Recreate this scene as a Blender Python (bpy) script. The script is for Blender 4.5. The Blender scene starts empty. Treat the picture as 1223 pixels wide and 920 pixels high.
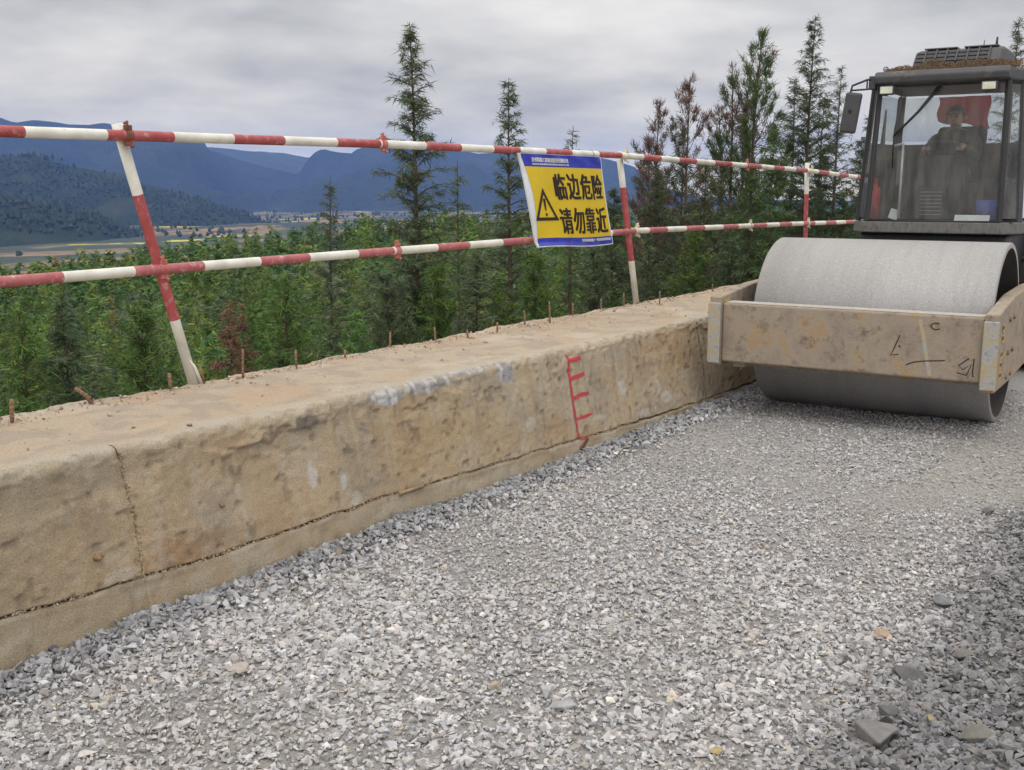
import bpy, bmesh, math, random
import numpy as np
from mathutils import Vector, Matrix, Euler

random.seed(7)
scene = bpy.context.scene
COL = scene.collection
R = math.radians

# ------------------------------------------------------------------ camera
CAM = np.array([0.0, 0.0, 1.9])
YAW, PITCH, FPX, CX, CY = 0.6032, 0.1784, 1290.2, 611.5, 460.0
cam_d = bpy.data.cameras.new('camera')
cam_d.sensor_width = 36.0
cam_d.lens = 36.0 * FPX / 1223.0
cam_d.clip_start = 0.05
cam_d.clip_end = 60000.0
cam = bpy.data.objects.new('camera', cam_d)
COL.objects.link(cam)
cam.location = CAM
cam.rotation_euler = (R(90) - PITCH, 0, YAW)
scene.camera = cam

# ------------------------------------------------------------------ sky and sun
SUN_ELEV, SUN_AZ = R(58), R(150)          # direction towards the sun, azimuth from +Y clockwise
world = bpy.data.worlds.new('World')
scene.world = world
world.use_nodes = True
wn, wl = world.node_tree.nodes, world.node_tree.links
wn.clear()


def wnode(t, **kw):
    n = wn.new(t)
    for k, v in kw.items():
        setattr(n, k, v)
    return n


def wmath(op, a, b=None):
    n = wnode('ShaderNodeMath', operation=op)
    for i, s in enumerate((a, b)):
        if s is None:
            continue
        if isinstance(s, (int, float)):
            n.inputs[i].default_value = s
        else:
            wl.new(s, n.inputs[i])
    return n.outputs[0]


w_out = wnode('ShaderNodeOutputWorld')
w_mix = wnode('ShaderNodeMixShader')
w_sky = wnode('ShaderNodeTexSky', sky_type='NISHITA')
w_sky.sun_disc = False
w_sky.sun_elevation = SUN_ELEV
w_sky.sun_rotation = SUN_AZ
w_b1 = wnode('ShaderNodeBackground')
w_b1.inputs[1].default_value = 0.10
wl.new(w_sky.outputs[0], w_b1.inputs[0])
w_tc = wnode('ShaderNodeTexCoord')
w_sep = wnode('ShaderNodeSeparateXYZ')
wl.new(w_tc.outputs['Generated'], w_sep.inputs[0])
zz = wmath('MAXIMUM', w_sep.outputs[2], 0.0)
den = wmath('ADD', zz, 0.20)
w_cmb = wnode('ShaderNodeCombineXYZ')
wl.new(wmath('DIVIDE', w_sep.outputs[0], den), w_cmb.inputs[0])
wl.new(wmath('DIVIDE', w_sep.outputs[1], den), w_cmb.inputs[1])


def wnoise(scale, detail, rough, off):
    mp = wnode('ShaderNodeMapping')
    mp.inputs['Location'].default_value = off
    wl.new(w_cmb.outputs[0], mp.inputs[0])
    n = wnode('ShaderNodeTexNoise')
    n.inputs['Scale'].default_value = scale
    n.inputs['Detail'].default_value = detail
    n.inputs['Roughness'].default_value = rough
    n.inputs['Distortion'].default_value = 0.15
    wl.new(mp.outputs[0], n.inputs['Vector'])
    return n.outputs[0]


n1 = wnoise(0.8, 4, 0.5, (3.1, 1.7, 0))
n2 = wnoise(2.4, 5, 0.55, (-2.0, 5.2, 0))
cl = wmath('ADD', wmath('MULTIPLY', n1, 1.0), wmath('MULTIPLY', n2, 0.6))     # about 0.8
cl = wmath('ADD', wmath('MULTIPLY', wmath('SUBTRACT', cl, 0.8), 1.6), 1.0)
hzb = wmath('MULTIPLY', wmath('POWER', 2.718, wmath('MULTIPLY', zz, -16.0)), 1.0)     # thinner, brighter cloud low down
grad = wmath('ADD', wmath('MULTIPLY', zz, 1.35), 0.50)
lum = wmath('MULTIPLY', cl, grad)
low = wmath('MULTIPLY', cl, hzb)
w_tint = wnode('ShaderNodeMixRGB', blend_type='MULTIPLY')
w_tint.inputs[0].default_value = 1.0
w_tint.inputs[1].default_value = (1.0, 0.970, 0.905, 1)
wl.new(lum, w_tint.inputs[2])
w_low = wnode('ShaderNodeMixRGB', blend_type='MULTIPLY')
w_low.inputs[0].default_value = 1.0
w_low.inputs[1].default_value = (1.60, 1.32, 0.72, 1)
wl.new(low, w_low.inputs[2])
w_add = wnode('ShaderNodeMixRGB', blend_type='ADD')
w_add.inputs[0].default_value = 1.0
wl.new(w_tint.outputs[0], w_add.inputs[1]); wl.new(w_low.outputs[0], w_add.inputs[2])
w_b2 = wnode('ShaderNodeBackground')
w_b2.inputs[1].default_value = 1.0
wl.new(w_add.outputs[0], w_b2.inputs[0])
w_mix.inputs[0].default_value = 0.96
wl.new(w_b1.outputs[0], w_mix.inputs[1])
wl.new(w_b2.outputs[0], w_mix.inputs[2])
wl.new(w_mix.outputs[0], w_out.inputs[0])

sun_d = bpy.data.lights.new('sun', 'SUN')
sun_d.energy = 1.1
sun_d.angle = R(25)
sun_d.color = (1.0, 0.98, 0.95)
sun = bpy.data.objects.new('sun', sun_d)
COL.objects.link(sun)
sd = Vector((math.sin(SUN_AZ) * math.cos(SUN_ELEV), math.cos(SUN_AZ) * math.cos(SUN_ELEV), math.sin(SUN_ELEV)))
sun.rotation_euler = sd.to_track_quat('Z', 'Y').to_euler()
sun.location = (6, -8, 14)

scene.view_settings.view_transform = 'Standard'
scene.view_settings.look = 'None'
scene.view_settings.exposure = 0.0
scene.view_settings.gamma = 1.0
scene.render.engine = 'CYCLES'
scene.cycles.use_denoising = True
scene.cycles.max_bounces = 6
scene.cycles.transparent_max_bounces = 12
scene.cycles.volume_bounces = 0

# ------------------------------------------------------------------ pixel helpers (photo pixels, 1223 x 920)
_fw = np.array([-math.sin(YAW) * math.cos(PITCH), math.cos(YAW) * math.cos(PITCH), -math.sin(PITCH)])
_rt = np.array([math.cos(YAW), math.sin(YAW), 0.0])
_up = np.cross(_rt, _fw)


def ray(px, py):
    return _fw + _rt * (px - CX) / FPX - _up * (py - CY) / FPX


def at(px, py, dist):
    d = ray(px, py)
    return CAM + d * (dist / math.hypot(d[0], d[1]))


def on_x(px, py, x):
    d = ray(px, py)
    return CAM + d * (x / d[0])


# ------------------------------------------------------------------ numpy noise
def _hash(ix, iy, seed):
    n = (ix.astype(np.int64) * 374761393 + iy.astype(np.int64) * 668265263 + seed * 974634777) & 0x7fffffff
    n = ((n ^ (n >> 13)) * 1274126177) & 0x7fffffff
    n = n ^ (n >> 16)
    return (n & 0xffff) / 65535.0


def vnoise(x, y, seed=0):
    x = np.asarray(x, float); y = np.asarray(y, float)
    ix = np.floor(x); iy = np.floor(y)
    fx = x - ix; fy = y - iy
    fx = fx * fx * (3 - 2 * fx); fy = fy * fy * (3 - 2 * fy)
    a = _hash(ix, iy, seed); b = _hash(ix + 1, iy, seed)
    c = _hash(ix, iy + 1, seed); d = _hash(ix + 1, iy + 1, seed)
    return (a * (1 - fx) + b * fx) * (1 - fy) + (c * (1 - fx) + d * fx) * fy


def fbm(x, y, seed=0, oct=4, gain=0.5):
    s = 0.0; a = 1.0; t = 0.0
    for o in range(oct):
        s = s + a * vnoise(np.asarray(x) * 2 ** o, np.asarray(y) * 2 ** o, seed + o * 17)
        t += a; a *= gain
    return s / t


def sstep(a, b, x):
    t = np.clip((x - a) / (b - a), 0, 1)
    return t * t * (3 - 2 * t)


# ------------------------------------------------------------------ object helpers
def tag(o, label=None, cat=None, group=None, kind=None):
    if label: o['label'] = label
    if cat: o['category'] = cat
    if group: o['group'] = group
    if kind: o['kind'] = kind
    return o


def empty(name, loc=(0, 0, 0), rz=0.0):
    o = bpy.data.objects.new(name, None)
    COL.objects.link(o)
    o.location = loc
    o.rotation_euler = (0, 0, rz)
    o.empty_display_size = 0.2
    return o


def link_mesh(name, me, mats=None, parent=None):
    if mats is not None:
        for m in (mats if isinstance(mats, (list, tuple)) else [mats]):
            me.materials.append(m)
    o = bpy.data.objects.new(name, me)
    COL.objects.link(o)
    if parent is not None:
        o.parent = parent
    return o


def np_mesh(name, verts, faces, smooth=False, colors=None, matidx=None):
    """verts (n,3); faces (m,3) or (m,4) array, or a list of such arrays"""
    verts = np.asarray(verts, np.float32)
    fl = faces if isinstance(faces, list) else [faces]
    fl = [np.asarray(f, np.int32) for f in fl if len(f)]
    me = bpy.data.meshes.new(name)
    me.vertices.add(len(verts))
    me.vertices.foreach_set('co', verts.ravel())
    idx = np.concatenate([f.ravel() for f in fl])
    tot = np.concatenate([np.full(len(f), f.shape[1], np.int32) for f in fl])
    start = np.concatenate([[0], np.cumsum(tot)[:-1]]).astype(np.int32)
    me.loops.add(len(idx))
    me.loops.foreach_set('vertex_index', idx)
    me.polygons.add(len(tot))
    me.polygons.foreach_set('loop_start', start)
    if matidx is not None:
        me.polygons.foreach_set('material_index', np.asarray(matidx, np.int32))
    me.polygons.foreach_set('use_smooth', np.full(len(tot), smooth, bool))
    me.update(calc_edges=True)
    if colors is not None:
        at_ = me.color_attributes.new('tint', 'FLOAT_COLOR', 'POINT')
        c = np.ones((len(verts), 4), np.float32)
        c[:, :3] = colors
        at_.data.foreach_set('color', c.ravel())
    return me


def grid_faces(nu, nv):
    i = np.arange(nu - 1)[:, None] * nv + np.arange(nv - 1)[None, :]
    i = i.ravel()
    return np.stack([i, i + nv, i + nv + 1, i + 1], 1)


class MB:
    """collects boxes, tubes, prisms into one mesh"""
    def __init__(s):
        s.v = []; s.f = []; s.m = []; s.sm = []

    def poly(s, vs, fs, mi=0, smooth=False):
        b = len(s.v)
        s.v += [tuple(map(float, p)) for p in vs]
        for f in fs:
            s.f.append([b + i for i in f]); s.m.append(mi); s.sm.append(smooth)
        return s

    def box(s, c, size, rot=(0, 0, 0), mi=0):
        m = Euler(rot).to_matrix()
        vs = []
        for sx in (-1, 1):
            for sy in (-1, 1):
                for sz in (-1, 1):
                    vs.append(Vector(c) + m @ Vector((sx * size[0] / 2, sy * size[1] / 2, sz * size[2] / 2)))
        return s.poly(vs, [(0, 1, 3, 2), (4, 6, 7, 5), (0, 4, 5, 1), (2, 3, 7, 6), (0, 2, 6, 4), (1, 5, 7, 3)], mi)

    def mm(s, a, b, mi=0):
        return s.box([(a[i] + b[i]) / 2 for i in range(3)], [abs(b[i] - a[i]) for i in range(3)], mi=mi)

    def tube(s, pts, rad, n=8, mi=0, cap=True, smooth=True, mis=None, closed=False):
        P = [Vector(p) for p in pts]
        rr = rad if isinstance(rad, (list, tuple)) else [rad] * len(P)
        vs = []
        t0 = (P[1] - P[0]).normalized()
        ref = Vector((0, 0, 1)) if abs(t0.z) < 0.9 else Vector((1, 0, 0))
        u = t0.cross(ref).normalized()
        for i, p in enumerate(P):
            if closed:
                t = (P[(i + 1) % len(P)] - P[i - 1]).normalized()
            else:
                t = (P[min(i + 1, len(P) - 1)] - P[max(i - 1, 0)]).normalized()
            u = (u - t * u.dot(t)).normalized()
            w = t.cross(u)
            for k in range(n):
                a = 2 * math.pi * k / n
                vs.append(p + (u * math.cos(a) + w * math.sin(a)) * rr[i])
        b = len(s.v)
        s.v += [tuple(v) for v in vs]
        nseg = len(P) if closed else len(P) - 1
        for i in range(nseg):
            j = (i + 1) % len(P)
            for k in range(n):
                k2 = (k + 1) % n
                s.f.append([b + i * n + k, b + i * n + k2, b + j * n + k2, b + j * n + k])
                s.m.append(mis[i] if mis else mi); s.sm.append(smooth)
        if cap and not closed:
            s.f.append([b + k for k in range(n)][::-1]); s.m.append(mis[0] if mis else mi); s.sm.append(False)
            s.f.append([b + (len(P) - 1) * n + k for k in range(n)]); s.m.append(mis[-1] if mis else mi); s.sm.append(False)
        return s

    def prism(s, poly, axis, a, b, mi=0):
        """extrude a 2D polygon along an axis; the polygon gives the other two coordinates in order"""
        o = [i for i in range(3) if i != axis]
        vs = []
        for val in (a, b):
            for p in poly:
                v = [0, 0, 0]; v[axis] = val; v[o[0]] = p[0]; v[o[1]] = p[1]
                vs.append(v)
        n = len(poly)
        fs = [list(range(n))[::-1], list(range(n, 2 * n))]
        fs += [(i, (i + 1) % n, n + (i + 1) % n, n + i) for i in range(n)]
        return s.poly(vs, fs, mi)

    def lathe(s, prof, axis_o, axis, n=48, mi=0, smooth=True):
        """profile (along, radius) turned about an axis (0 x, 1 y, 2 z) through axis_o"""
        o = [i for i in range(3) if i != axis]
        vs = []
        for (h, r) in prof:
            for k in range(n):
                a = 2 * math.pi * k / n
                v = list(axis_o); v[axis] += h; v[o[0]] += r * math.cos(a); v[o[1]] += r * math.sin(a)
                vs.append(v)
        fs = []
        for i in range(len(prof) - 1):
            for k in range(n):
                k2 = (k + 1) % n
                fs.append((i * n + k, i * n + k2, (i + 1) * n + k2, (i + 1) * n + k))
        return s.poly(vs, fs, mi, smooth)

    def build(s, name, mats, parent=None, bevel=0.0, seg=2):
        me = bpy.data.meshes.new(name)
        me.from_pydata(s.v, [], s.f)
        me.polygons.foreach_set('material_index', s.m)
        me.polygons.foreach_set('use_smooth', s.sm)
        bm = bmesh.new(); bm.from_mesh(me)
        bmesh.ops.recalc_face_normals(bm, faces=bm.faces)
        bm.to_mesh(me); bm.free()
        o = link_mesh(name, me, mats, parent)
        if bevel:
            md = o.modifiers.new('bevel', 'BEVEL')
            md.width = bevel; md.segments = seg; md.limit_method = 'ANGLE'; md.angle_limit = R(35)
            md.harden_normals = False
        return o


# ------------------------------------------------------------------ materials
def nd(nt, t, **kw):
    n = nt.nodes.new(t)
    for k, v in kw.items():
        setattr(n, k, v)
    return n


def lk(nt, a, b):
    nt.links.new(a, b)


def noise_node(nt, scale, detail=5, rough=0.6, coord='Object', stretch=(1, 1, 1), off=(0, 0, 0)):
    tc = nd(nt, 'ShaderNodeTexCoord')
    mp = nd(nt, 'ShaderNodeMapping')
    mp.inputs['Scale'].default_value = stretch
    mp.inputs['Location'].default_value = off
    lk(nt, tc.outputs[coord], mp.inputs[0])
    n = nd(nt, 'ShaderNodeTexNoise')
    n.inputs['Scale'].default_value = scale
    n.inputs['Detail'].default_value = detail
    n.inputs['Roughness'].default_value = rough
    lk(nt, mp.outputs[0], n.inputs['Vector'])
    return n


def ramp(nt, src, stops):
    r = nd(nt, 'ShaderNodeValToRGB')
    el = r.color_ramp.elements
    while len(el) > 1:
        el.remove(el[-1])
    el[0].position = stops[0][0]; el[0].color = (*stops[0][1], 1)
    for p_, c in stops[1:]:
        e = el.new(p_); e.color = (*c, 1)
    lk(nt, src, r.inputs[0])
    return r.outputs[0]


def pmat(name, stops, scale=6.0, rough=0.7, metal=0.0, bump=0.0, bscale=40.0, stretch=(1, 1, 1), detail=6,
         dirt=None, coord='Object', spec=0.5):
    """principled material coloured by a noise through a ramp, with optional second dirt layer and bump"""
    m = bpy.data.materials.new(name)
    m.use_nodes = True
    nt = m.node_tree
    b = nt.nodes['Principled BSDF']
    b.inputs['Roughness'].default_value = rough
    b.inputs['Metallic'].default_value = metal
    b.inputs['Specular IOR Level'].default_value = spec
    if isinstance(stops, tuple):
        stops = [(0.3, tuple(c * 0.82 for c in stops)), (0.7, tuple(min(1, c * 1.15) for c in stops))]
    n = noise_node(nt, scale, detail, 0.65, coord, stretch)
    col = ramp(nt, n.outputs[0], stops)
    if dirt:
        dcol, lo, hi, dsc = dirt
        n2 = noise_node(nt, dsc, 7, 0.7, coord, (1, 1, 1), (4.1, 2.2, 7.7))
        f = ramp(nt, n2.outputs[0], [(lo, (0, 0, 0)), (hi, (1, 1, 1))])
        mx = nd(nt, 'ShaderNodeMixRGB')
        lk(nt, f, mx.inputs[0]); lk(nt, col, mx.inputs[1])
        mx.inputs[2].default_value = (*dcol, 1)
        col = mx.outputs[0]
    lk(nt, col, b.inputs['Base Color'])
    if bump:
        n3 = noise_node(nt, bscale, 6, 0.7, coord)
        bp_ = nd(nt, 'ShaderNodeBump')
        bp_.inputs['Strength'].default_value = bump
        bp_.inputs['Distance'].default_value = 0.01
        lk(nt, n3.outputs[0], bp_.inputs['Height'])
        lk(nt, bp_.outputs[0], b.inputs['Normal'])
    return m


def tint_mat(name, rough=0.9, var=0.25, vscale=60.0, bump=0.3, bscale=120.0, bdist=0.01, translucent=0.0, spec=0.3):
    """colour from the vertex attribute 'tint', broken up by fine noise"""
    m = bpy.data.materials.new(name)
    m.use_nodes = True
    nt = m.node_tree
    b = nt.nodes['Principled BSDF']
    b.inputs['Roughness'].default_value = rough
    b.inputs['Specular IOR Level'].default_value = spec
    a = nd(nt, 'ShaderNodeAttribute', attribute_name='tint')
    col = a.outputs['Color']
    if var:
        n = noise_node(nt, vscale, 5, 0.65)
        f = ramp(nt, n.outputs[0], [(0.25, (1 - var,) * 3), (0.75, (1 + var,) * 3)])
        mx = nd(nt, 'ShaderNodeMixRGB', blend_type='MULTIPLY')
        mx.inputs[0].default_value = 1
        lk(nt, col, mx.inputs[1]); lk(nt, f, mx.inputs[2])
        col = mx.outputs[0]
    lk(nt, col, b.inputs['Base Color'])
    if bump:
        n3 = noise_node(nt, bscale, 6, 0.7)
        bp_ = nd(nt, 'ShaderNodeBump')
        bp_.inputs['Strength'].default_value = bump
        bp_.inputs['Distance'].default_value = bdist
        lk(nt, n3.outputs[0], bp_.inputs['Height'])
        lk(nt, bp_.outputs[0], b.inputs['Normal'])
    if translucent:
        t = nd(nt, 'ShaderNodeBsdfTranslucent')
        lk(nt, col, t.inputs[0])
        ms = nd(nt, 'ShaderNodeMixShader')
        ms.inputs[0].default_value = translucent
        out = nt.nodes['Material Output']
        lk(nt, b.outputs[0], ms.inputs[1]); lk(nt, t.outputs[0], ms.inputs[2])
        lk(nt, ms.outputs[0], out.inputs[0])
    return m


def glass_mat(name, tint=(0.82, 0.86, 0.86), dust=0.10):
    m = bpy.data.materials.new(name)
    m.use_nodes = True
    nt = m.node_tree
    nt.nodes.clear()
    out = nd(nt, 'ShaderNodeOutputMaterial')
    tr = nd(nt, 'ShaderNodeBsdfTransparent'); tr.inputs[0].default_value = (*tint, 1)
    gl = nd(nt, 'ShaderNodeBsdfGlossy'); gl.inputs['Roughness'].default_value = 0.02
    df = nd(nt, 'ShaderNodeBsdfDiffuse'); df.inputs[0].default_value = (0.5, 0.47, 0.42, 1)
    fr = nd(nt, 'ShaderNodeFresnel'); fr.inputs[0].default_value = 1.5
    m1 = nd(nt, 'ShaderNodeMixShader')
    lk(nt, fr.outputs[0], m1.inputs[0]); lk(nt, tr.outputs[0], m1.inputs[1]); lk(nt, gl.outputs[0], m1.inputs[2])
    n = noise_node(nt, 3.0, 6, 0.7, 'Object', (3.0, 1.0, 0.8))
    f = ramp(nt, n.outputs[0], [(0.35, (dust * 0.35,) * 3), (0.75, (dust * 1.9,) * 3)])
    m2 = nd(nt, 'ShaderNodeMixShader')
    lk(nt, f, m2.inputs[0]); lk(nt, m1.outputs[0], m2.inputs[1]); lk(nt, df.outputs[0], m2.inputs[2])
    lk(nt, m2.outputs[0], out.inputs[0])
    return m


M = {}
M['stone'] = tint_mat('crushed_limestone', rough=0.92, var=0.22, vscale=70, bump=0.25, bscale=160, bdist=0.004)
M['rock'] = tint_mat('larger_rock', rough=0.9, var=0.25, vscale=25, bump=0.5, bscale=70, bdist=0.01)
M['concrete'] = tint_mat('stained_concrete', rough=0.93, var=0.30, vscale=120, bump=0.9, bscale=130, bdist=0.009, spec=0.2)
M['leaf'] = tint_mat('conifer_foliage', rough=0.75, var=0.0, bump=0.0, translucent=0.22, spec=0.25)
M['bark'] = pmat('bark', (0.10, 0.075, 0.055), scale=20, rough=0.95)
M['rust'] = pmat('rusty_iron', [(0.3, (0.16, 0.085, 0.05)), (0.55, (0.27, 0.165, 0.095)), (0.8, (0.36, 0.27, 0.18))], scale=30, rough=0.9, bump=0.4, bscale=90)
M['red_paint'] = pmat('worn_red_paint', [(0.3, (0.30, 0.045, 0.045)), (0.55, (0.38, 0.070, 0.074)), (0.75, (0.46, 0.17, 0.17))], scale=9, rough=0.5,
                      dirt=((0.46, 0.30, 0.26), 0.54, 0.70, 22.0))
M['white_paint'] = pmat('worn_white_paint', [(0.25, (0.52, 0.49, 0.41)), (0.55, (0.72, 0.70, 0.63)), (0.75, (0.80, 0.78, 0.72))], scale=6, rough=0.55, detail=9,
                        dirt=((0.36, 0.24, 0.15), 0.62, 0.74, 20.0))
M['pink_paint'] = pmat('faded_red_paint', [(0.3, (0.34, 0.075, 0.085)), (0.75, (0.47, 0.16, 0.165))], scale=10, rough=0.6,
                       dirt=((0.58, 0.42, 0.39), 0.55, 0.70, 24.0))
exec_order = 'setting first, then objects'

# ================================================================== THE SETTING
rng = np.random.default_rng(11)
XW, HW, BAT, XB = -4.058, 0.777, 0.168, -5.19          # wall: top front edge, height, batter, back edge


def gz(x, y):
    """height of the gravel surface: nearly level, raised along the right"""
    x = np.asarray(x, float); y = np.asarray(y, float)
    h = (fbm(x * 1.1, y * 1.1, 5, 3) - 0.5) * 0.05 + (fbm(x * 4, y * 4, 9, 2) - 0.5) * 0.018
    edge = -1.20 + (fbm(x * 1.4 + 3, y * 1.4, 31, 3) - 0.5) * 0.35
    h = h + 0.11 * sstep(0.0, 0.7, x - edge) * (0.55 + 0.9 * fbm(x * 2, y * 2, 77, 3))
    # a little bank of loose stone against the foot of the wall
    foot = XW + BAT * HW
    h = h + 0.045 * (1 - sstep(0.0, 0.30, x - foot)) * (0.3 + fbm(x * 3, y * 2.2, 3, 2))
    return h


def loose(x, y):  # position mask: darker, bigger stones along the right and at the wall foot
    """1 where stones are darker and bigger: along the right, at the wall foot"""
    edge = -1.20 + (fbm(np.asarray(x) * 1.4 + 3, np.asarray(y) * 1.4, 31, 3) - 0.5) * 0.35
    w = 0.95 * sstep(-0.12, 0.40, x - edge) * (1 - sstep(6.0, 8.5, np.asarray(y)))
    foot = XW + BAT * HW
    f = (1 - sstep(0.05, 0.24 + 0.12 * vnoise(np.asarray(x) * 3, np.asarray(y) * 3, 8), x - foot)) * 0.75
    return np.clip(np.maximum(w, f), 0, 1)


def fines(x, y):
    """patches where brown fines show between the stones"""
    x = np.asarray(x, float); y = np.asarray(y, float)
    n = fbm(x * 0.8 + 7, y * 0.8, 41, 4)
    m = fbm(x * 1.7 + 1, y * 1.1, 46, 4)
    band = np.exp(-((x + 1.72 - 0.10 * (y - 6)) / 0.22) ** 2) * sstep(3.6, 4.6, y) * 0.8          # strip rolled smooth towards the roller
    corner = np.exp(-(((x + 2.75) / 0.55) ** 2 + ((y - 2.35) / 0.45) ** 2)) * 0.9
    return np.clip(0.75 * sstep(0.54, 0.72, n) * sstep(0.34, 0.55, m) + 0.8 * (band + corner) * sstep(0.36, 0.60, m), 0, 0.8)


# gravel road: one sheet from the wall out to the right and beyond the roller
xs = np.concatenate([np.arange(-4.35, 1.2, 0.07), np.arange(1.2, 14, 0.5)])
ys = np.concatenate([np.arange(-6, 1.0, 0.4), np.arange(1.0, 10.5, 0.07), np.arange(10.5, 60, 0.8)])
gx, gy = np.meshgrid(xs, ys, indexing='ij')
v = np.stack([gx, gy, gz(gx, gy) - 0.014], -1).reshape(-1, 3)
fi = fines(gx, gy).ravel()[:, None]
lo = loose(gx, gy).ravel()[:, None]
gc = np.array([0.40, 0.38, 0.37]) * (1 - fi) + np.array([0.41, 0.383, 0.352]) * fi
gc = gc * (1 - 0.60 * lo)  # bed darker along the right and at the wall foot
gm = tint_mat('gravel_bed', rough=0.95, var=0.38, vscale=85, bump=1.0, bscale=95, bdist=0.02)
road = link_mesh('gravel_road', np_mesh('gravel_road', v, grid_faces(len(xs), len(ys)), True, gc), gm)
tag(road, kind='structure')


def rock_proto(seed, n=10, flat=0.6):
    r = random.Random(seed)
    bm = bmesh.new()
    for i in range(n):
        d = Vector((r.gauss(0, 1), r.gauss(0, 1), r.gauss(0, 1))).normalized()
        d *= r.uniform(0.75, 1.1)
        bm.verts.new((d.x * r.uniform(0.8, 1.2), d.y * 0.8, d.z * flat))
    res = bmesh.ops.convex_hull(bm, input=bm.verts)
    junk = [e for e in res['geom_interior'] if isinstance(e, bmesh.types.BMVert)]
    bmesh.ops.delete(bm, geom=junk, context='VERTS')
    bmesh.ops.triangulate(bm, faces=bm.faces)
    bm.verts.index_update()
    vv = np.array([x.co[:] for x in bm.verts]); ff = np.array([[q.index for q in f.verts] for f in bm.faces])
    bm.free()
    return vv, ff


PROTO_A = [rock_proto(100 + i, 8 if i % 2 else 10, 0.55 + 0.25 * (i % 3) / 2) for i in range(36)]
PROTO_B = [rock_proto(160 + i, 6, 0.6) for i in range(20)]


def stone_mesh(name, P, size, tint, flatten, PROTO=None):
    n = len(P)
    PROTO = PROTO or PROTO_A
    kind = rng.integers(0, len(PROTO), n)
    az = rng.uniform(0, 2 * np.pi, n); tl = rng.normal(0, 1, n) * flatten; tx = rng.normal(0, 1, n) * flatten
    V, F, Cc = [], [], []
    base = 0
    for k, (pv, pf) in enumerate(PROTO):
        ids = np.where(kind == k)[0]
        if not len(ids):
            continue
        a, b, c = az[ids], tl[ids], tx[ids]
        q = pv[None] * size[ids][:, None, None]
        y1 = q[..., 1] * np.cos(b)[:, None] - q[..., 2] * np.sin(b)[:, None]
        z1 = q[..., 1] * np.sin(b)[:, None] + q[..., 2] * np.cos(b)[:, None]
        x2 = q[..., 0] * np.cos(c)[:, None] + z1 * np.sin(c)[:, None]
        z2 = -q[..., 0] * np.sin(c)[:, None] + z1 * np.cos(c)[:, None]
        x3 = x2 * np.cos(a)[:, None] - y1 * np.sin(a)[:, None]
        y3 = x2 * np.sin(a)[:, None] + y1 * np.cos(a)[:, None]
        w = np.stack([x3, y3, z2], -1) + P[ids][:, None, :]
        nv = len(pv)
        V.append(w.reshape(-1, 3))
        F.append((pf[None] + (base + np.arange(len(ids)) * nv)[:, None, None]).reshape(-1, 3))
        Cc.append(np.repeat(tint[ids], nv, axis=0))
        base += len(ids) * nv
    return np_mesh(name, np.concatenate(V), np.concatenate(F), False, np.concatenate(Cc))


def stone_tint(n, x, y):
    g = np.clip(rng.normal(0.44, 0.078, n), 0.18, 0.68)
    t = rng.normal(0, 1, n)[:, None]
    c = g[:, None] * (np.array([1.0, 0.965, 0.960]) + t * np.array([0.024, 0.0, -0.024]))
    br = rng.random(n) < 0.010
    c[br] = c[br] * np.array([1.0, 0.88, 0.70])
    dk = rng.random(n) < 0.02
    c[dk] = c[dk] * 0.55
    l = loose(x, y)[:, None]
    c = c * (1 - 0.56 * l) * (1 + l * np.array([-0.01, 0.0, 0.03]))  # stones there darkened by position, slightly bluer
    f = fines(x, y)[:, None] * 0.5
    return c * (1 - f) + f * np.array([0.40, 0.372, 0.342])


def scatter(n, x0, x1, y0, y1, keep):
    x = rng.uniform(x0, x1, n); y = rng.uniform(y0, y1, n)
    k = keep(x, y)
    return x[k], y[k]


foot = XW + BAT * HW + 0.01
# rolled stones over the stretch in front of the camera, finer towards the roller
def dens(x, y):
    d = np.hypot(x, y)
    p_ = np.clip(1.2 - fines(x, y) * 0.45, 0, 1)
    X = np.stack([x - CAM[0], y - CAM[1], 0 * x - CAM[2]], 1)
    zc = X @ _fw
    px_, py_ = CX + FPX * (X @ _rt) / zc, CY - FPX * (X @ _up) / zc
    inview = (zc > 0.5) & (px_ > -110) & (px_ < 1370) & (py_ < 1010)      # the stretch in view and a margin round it
    return (rng.random(len(x)) < p_) & inview & (x > foot + 0.015)
sx, sy = scatter(100000, foot, 0.4, 1.2, 11.2, dens)
n = len(sx)
coarse = 0.55 + 1.05 * fbm(sx * 0.9 + 2, sy * 0.9, 43, 4)
size = (0.0075 + 0.0135 * rng.random(n) ** 2.0 + 0.011 * (rng.random(n) < 0.05) + 0.016 * (rng.random(n) < 0.014)) * coarse
size = size * (1 - 0.28 * fines(sx, sy)) * (0.85 + 0.35 * sstep(6.5, 3.0, sy)) * (1 + 0.45 * loose(sx, sy))
sp = np.stack([sx, sy, gz(sx, sy) - size * 0.36 + rng.normal(0, 0.0030, n) + 0.004 * loose(sx, sy)], 1)
far_ = sy > 6.6
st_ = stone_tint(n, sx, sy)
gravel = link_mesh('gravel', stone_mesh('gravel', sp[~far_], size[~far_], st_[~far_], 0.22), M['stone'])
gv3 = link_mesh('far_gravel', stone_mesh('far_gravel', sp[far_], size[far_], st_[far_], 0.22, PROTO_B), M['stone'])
tag(gv3, 'finer looking grey crushed stone stretching up to the drum', 'gravel', kind='stuff')
tag(gravel, 'pale grey crushed stone spread over the road in front of the roller', 'gravel', kind='stuff')
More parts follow.
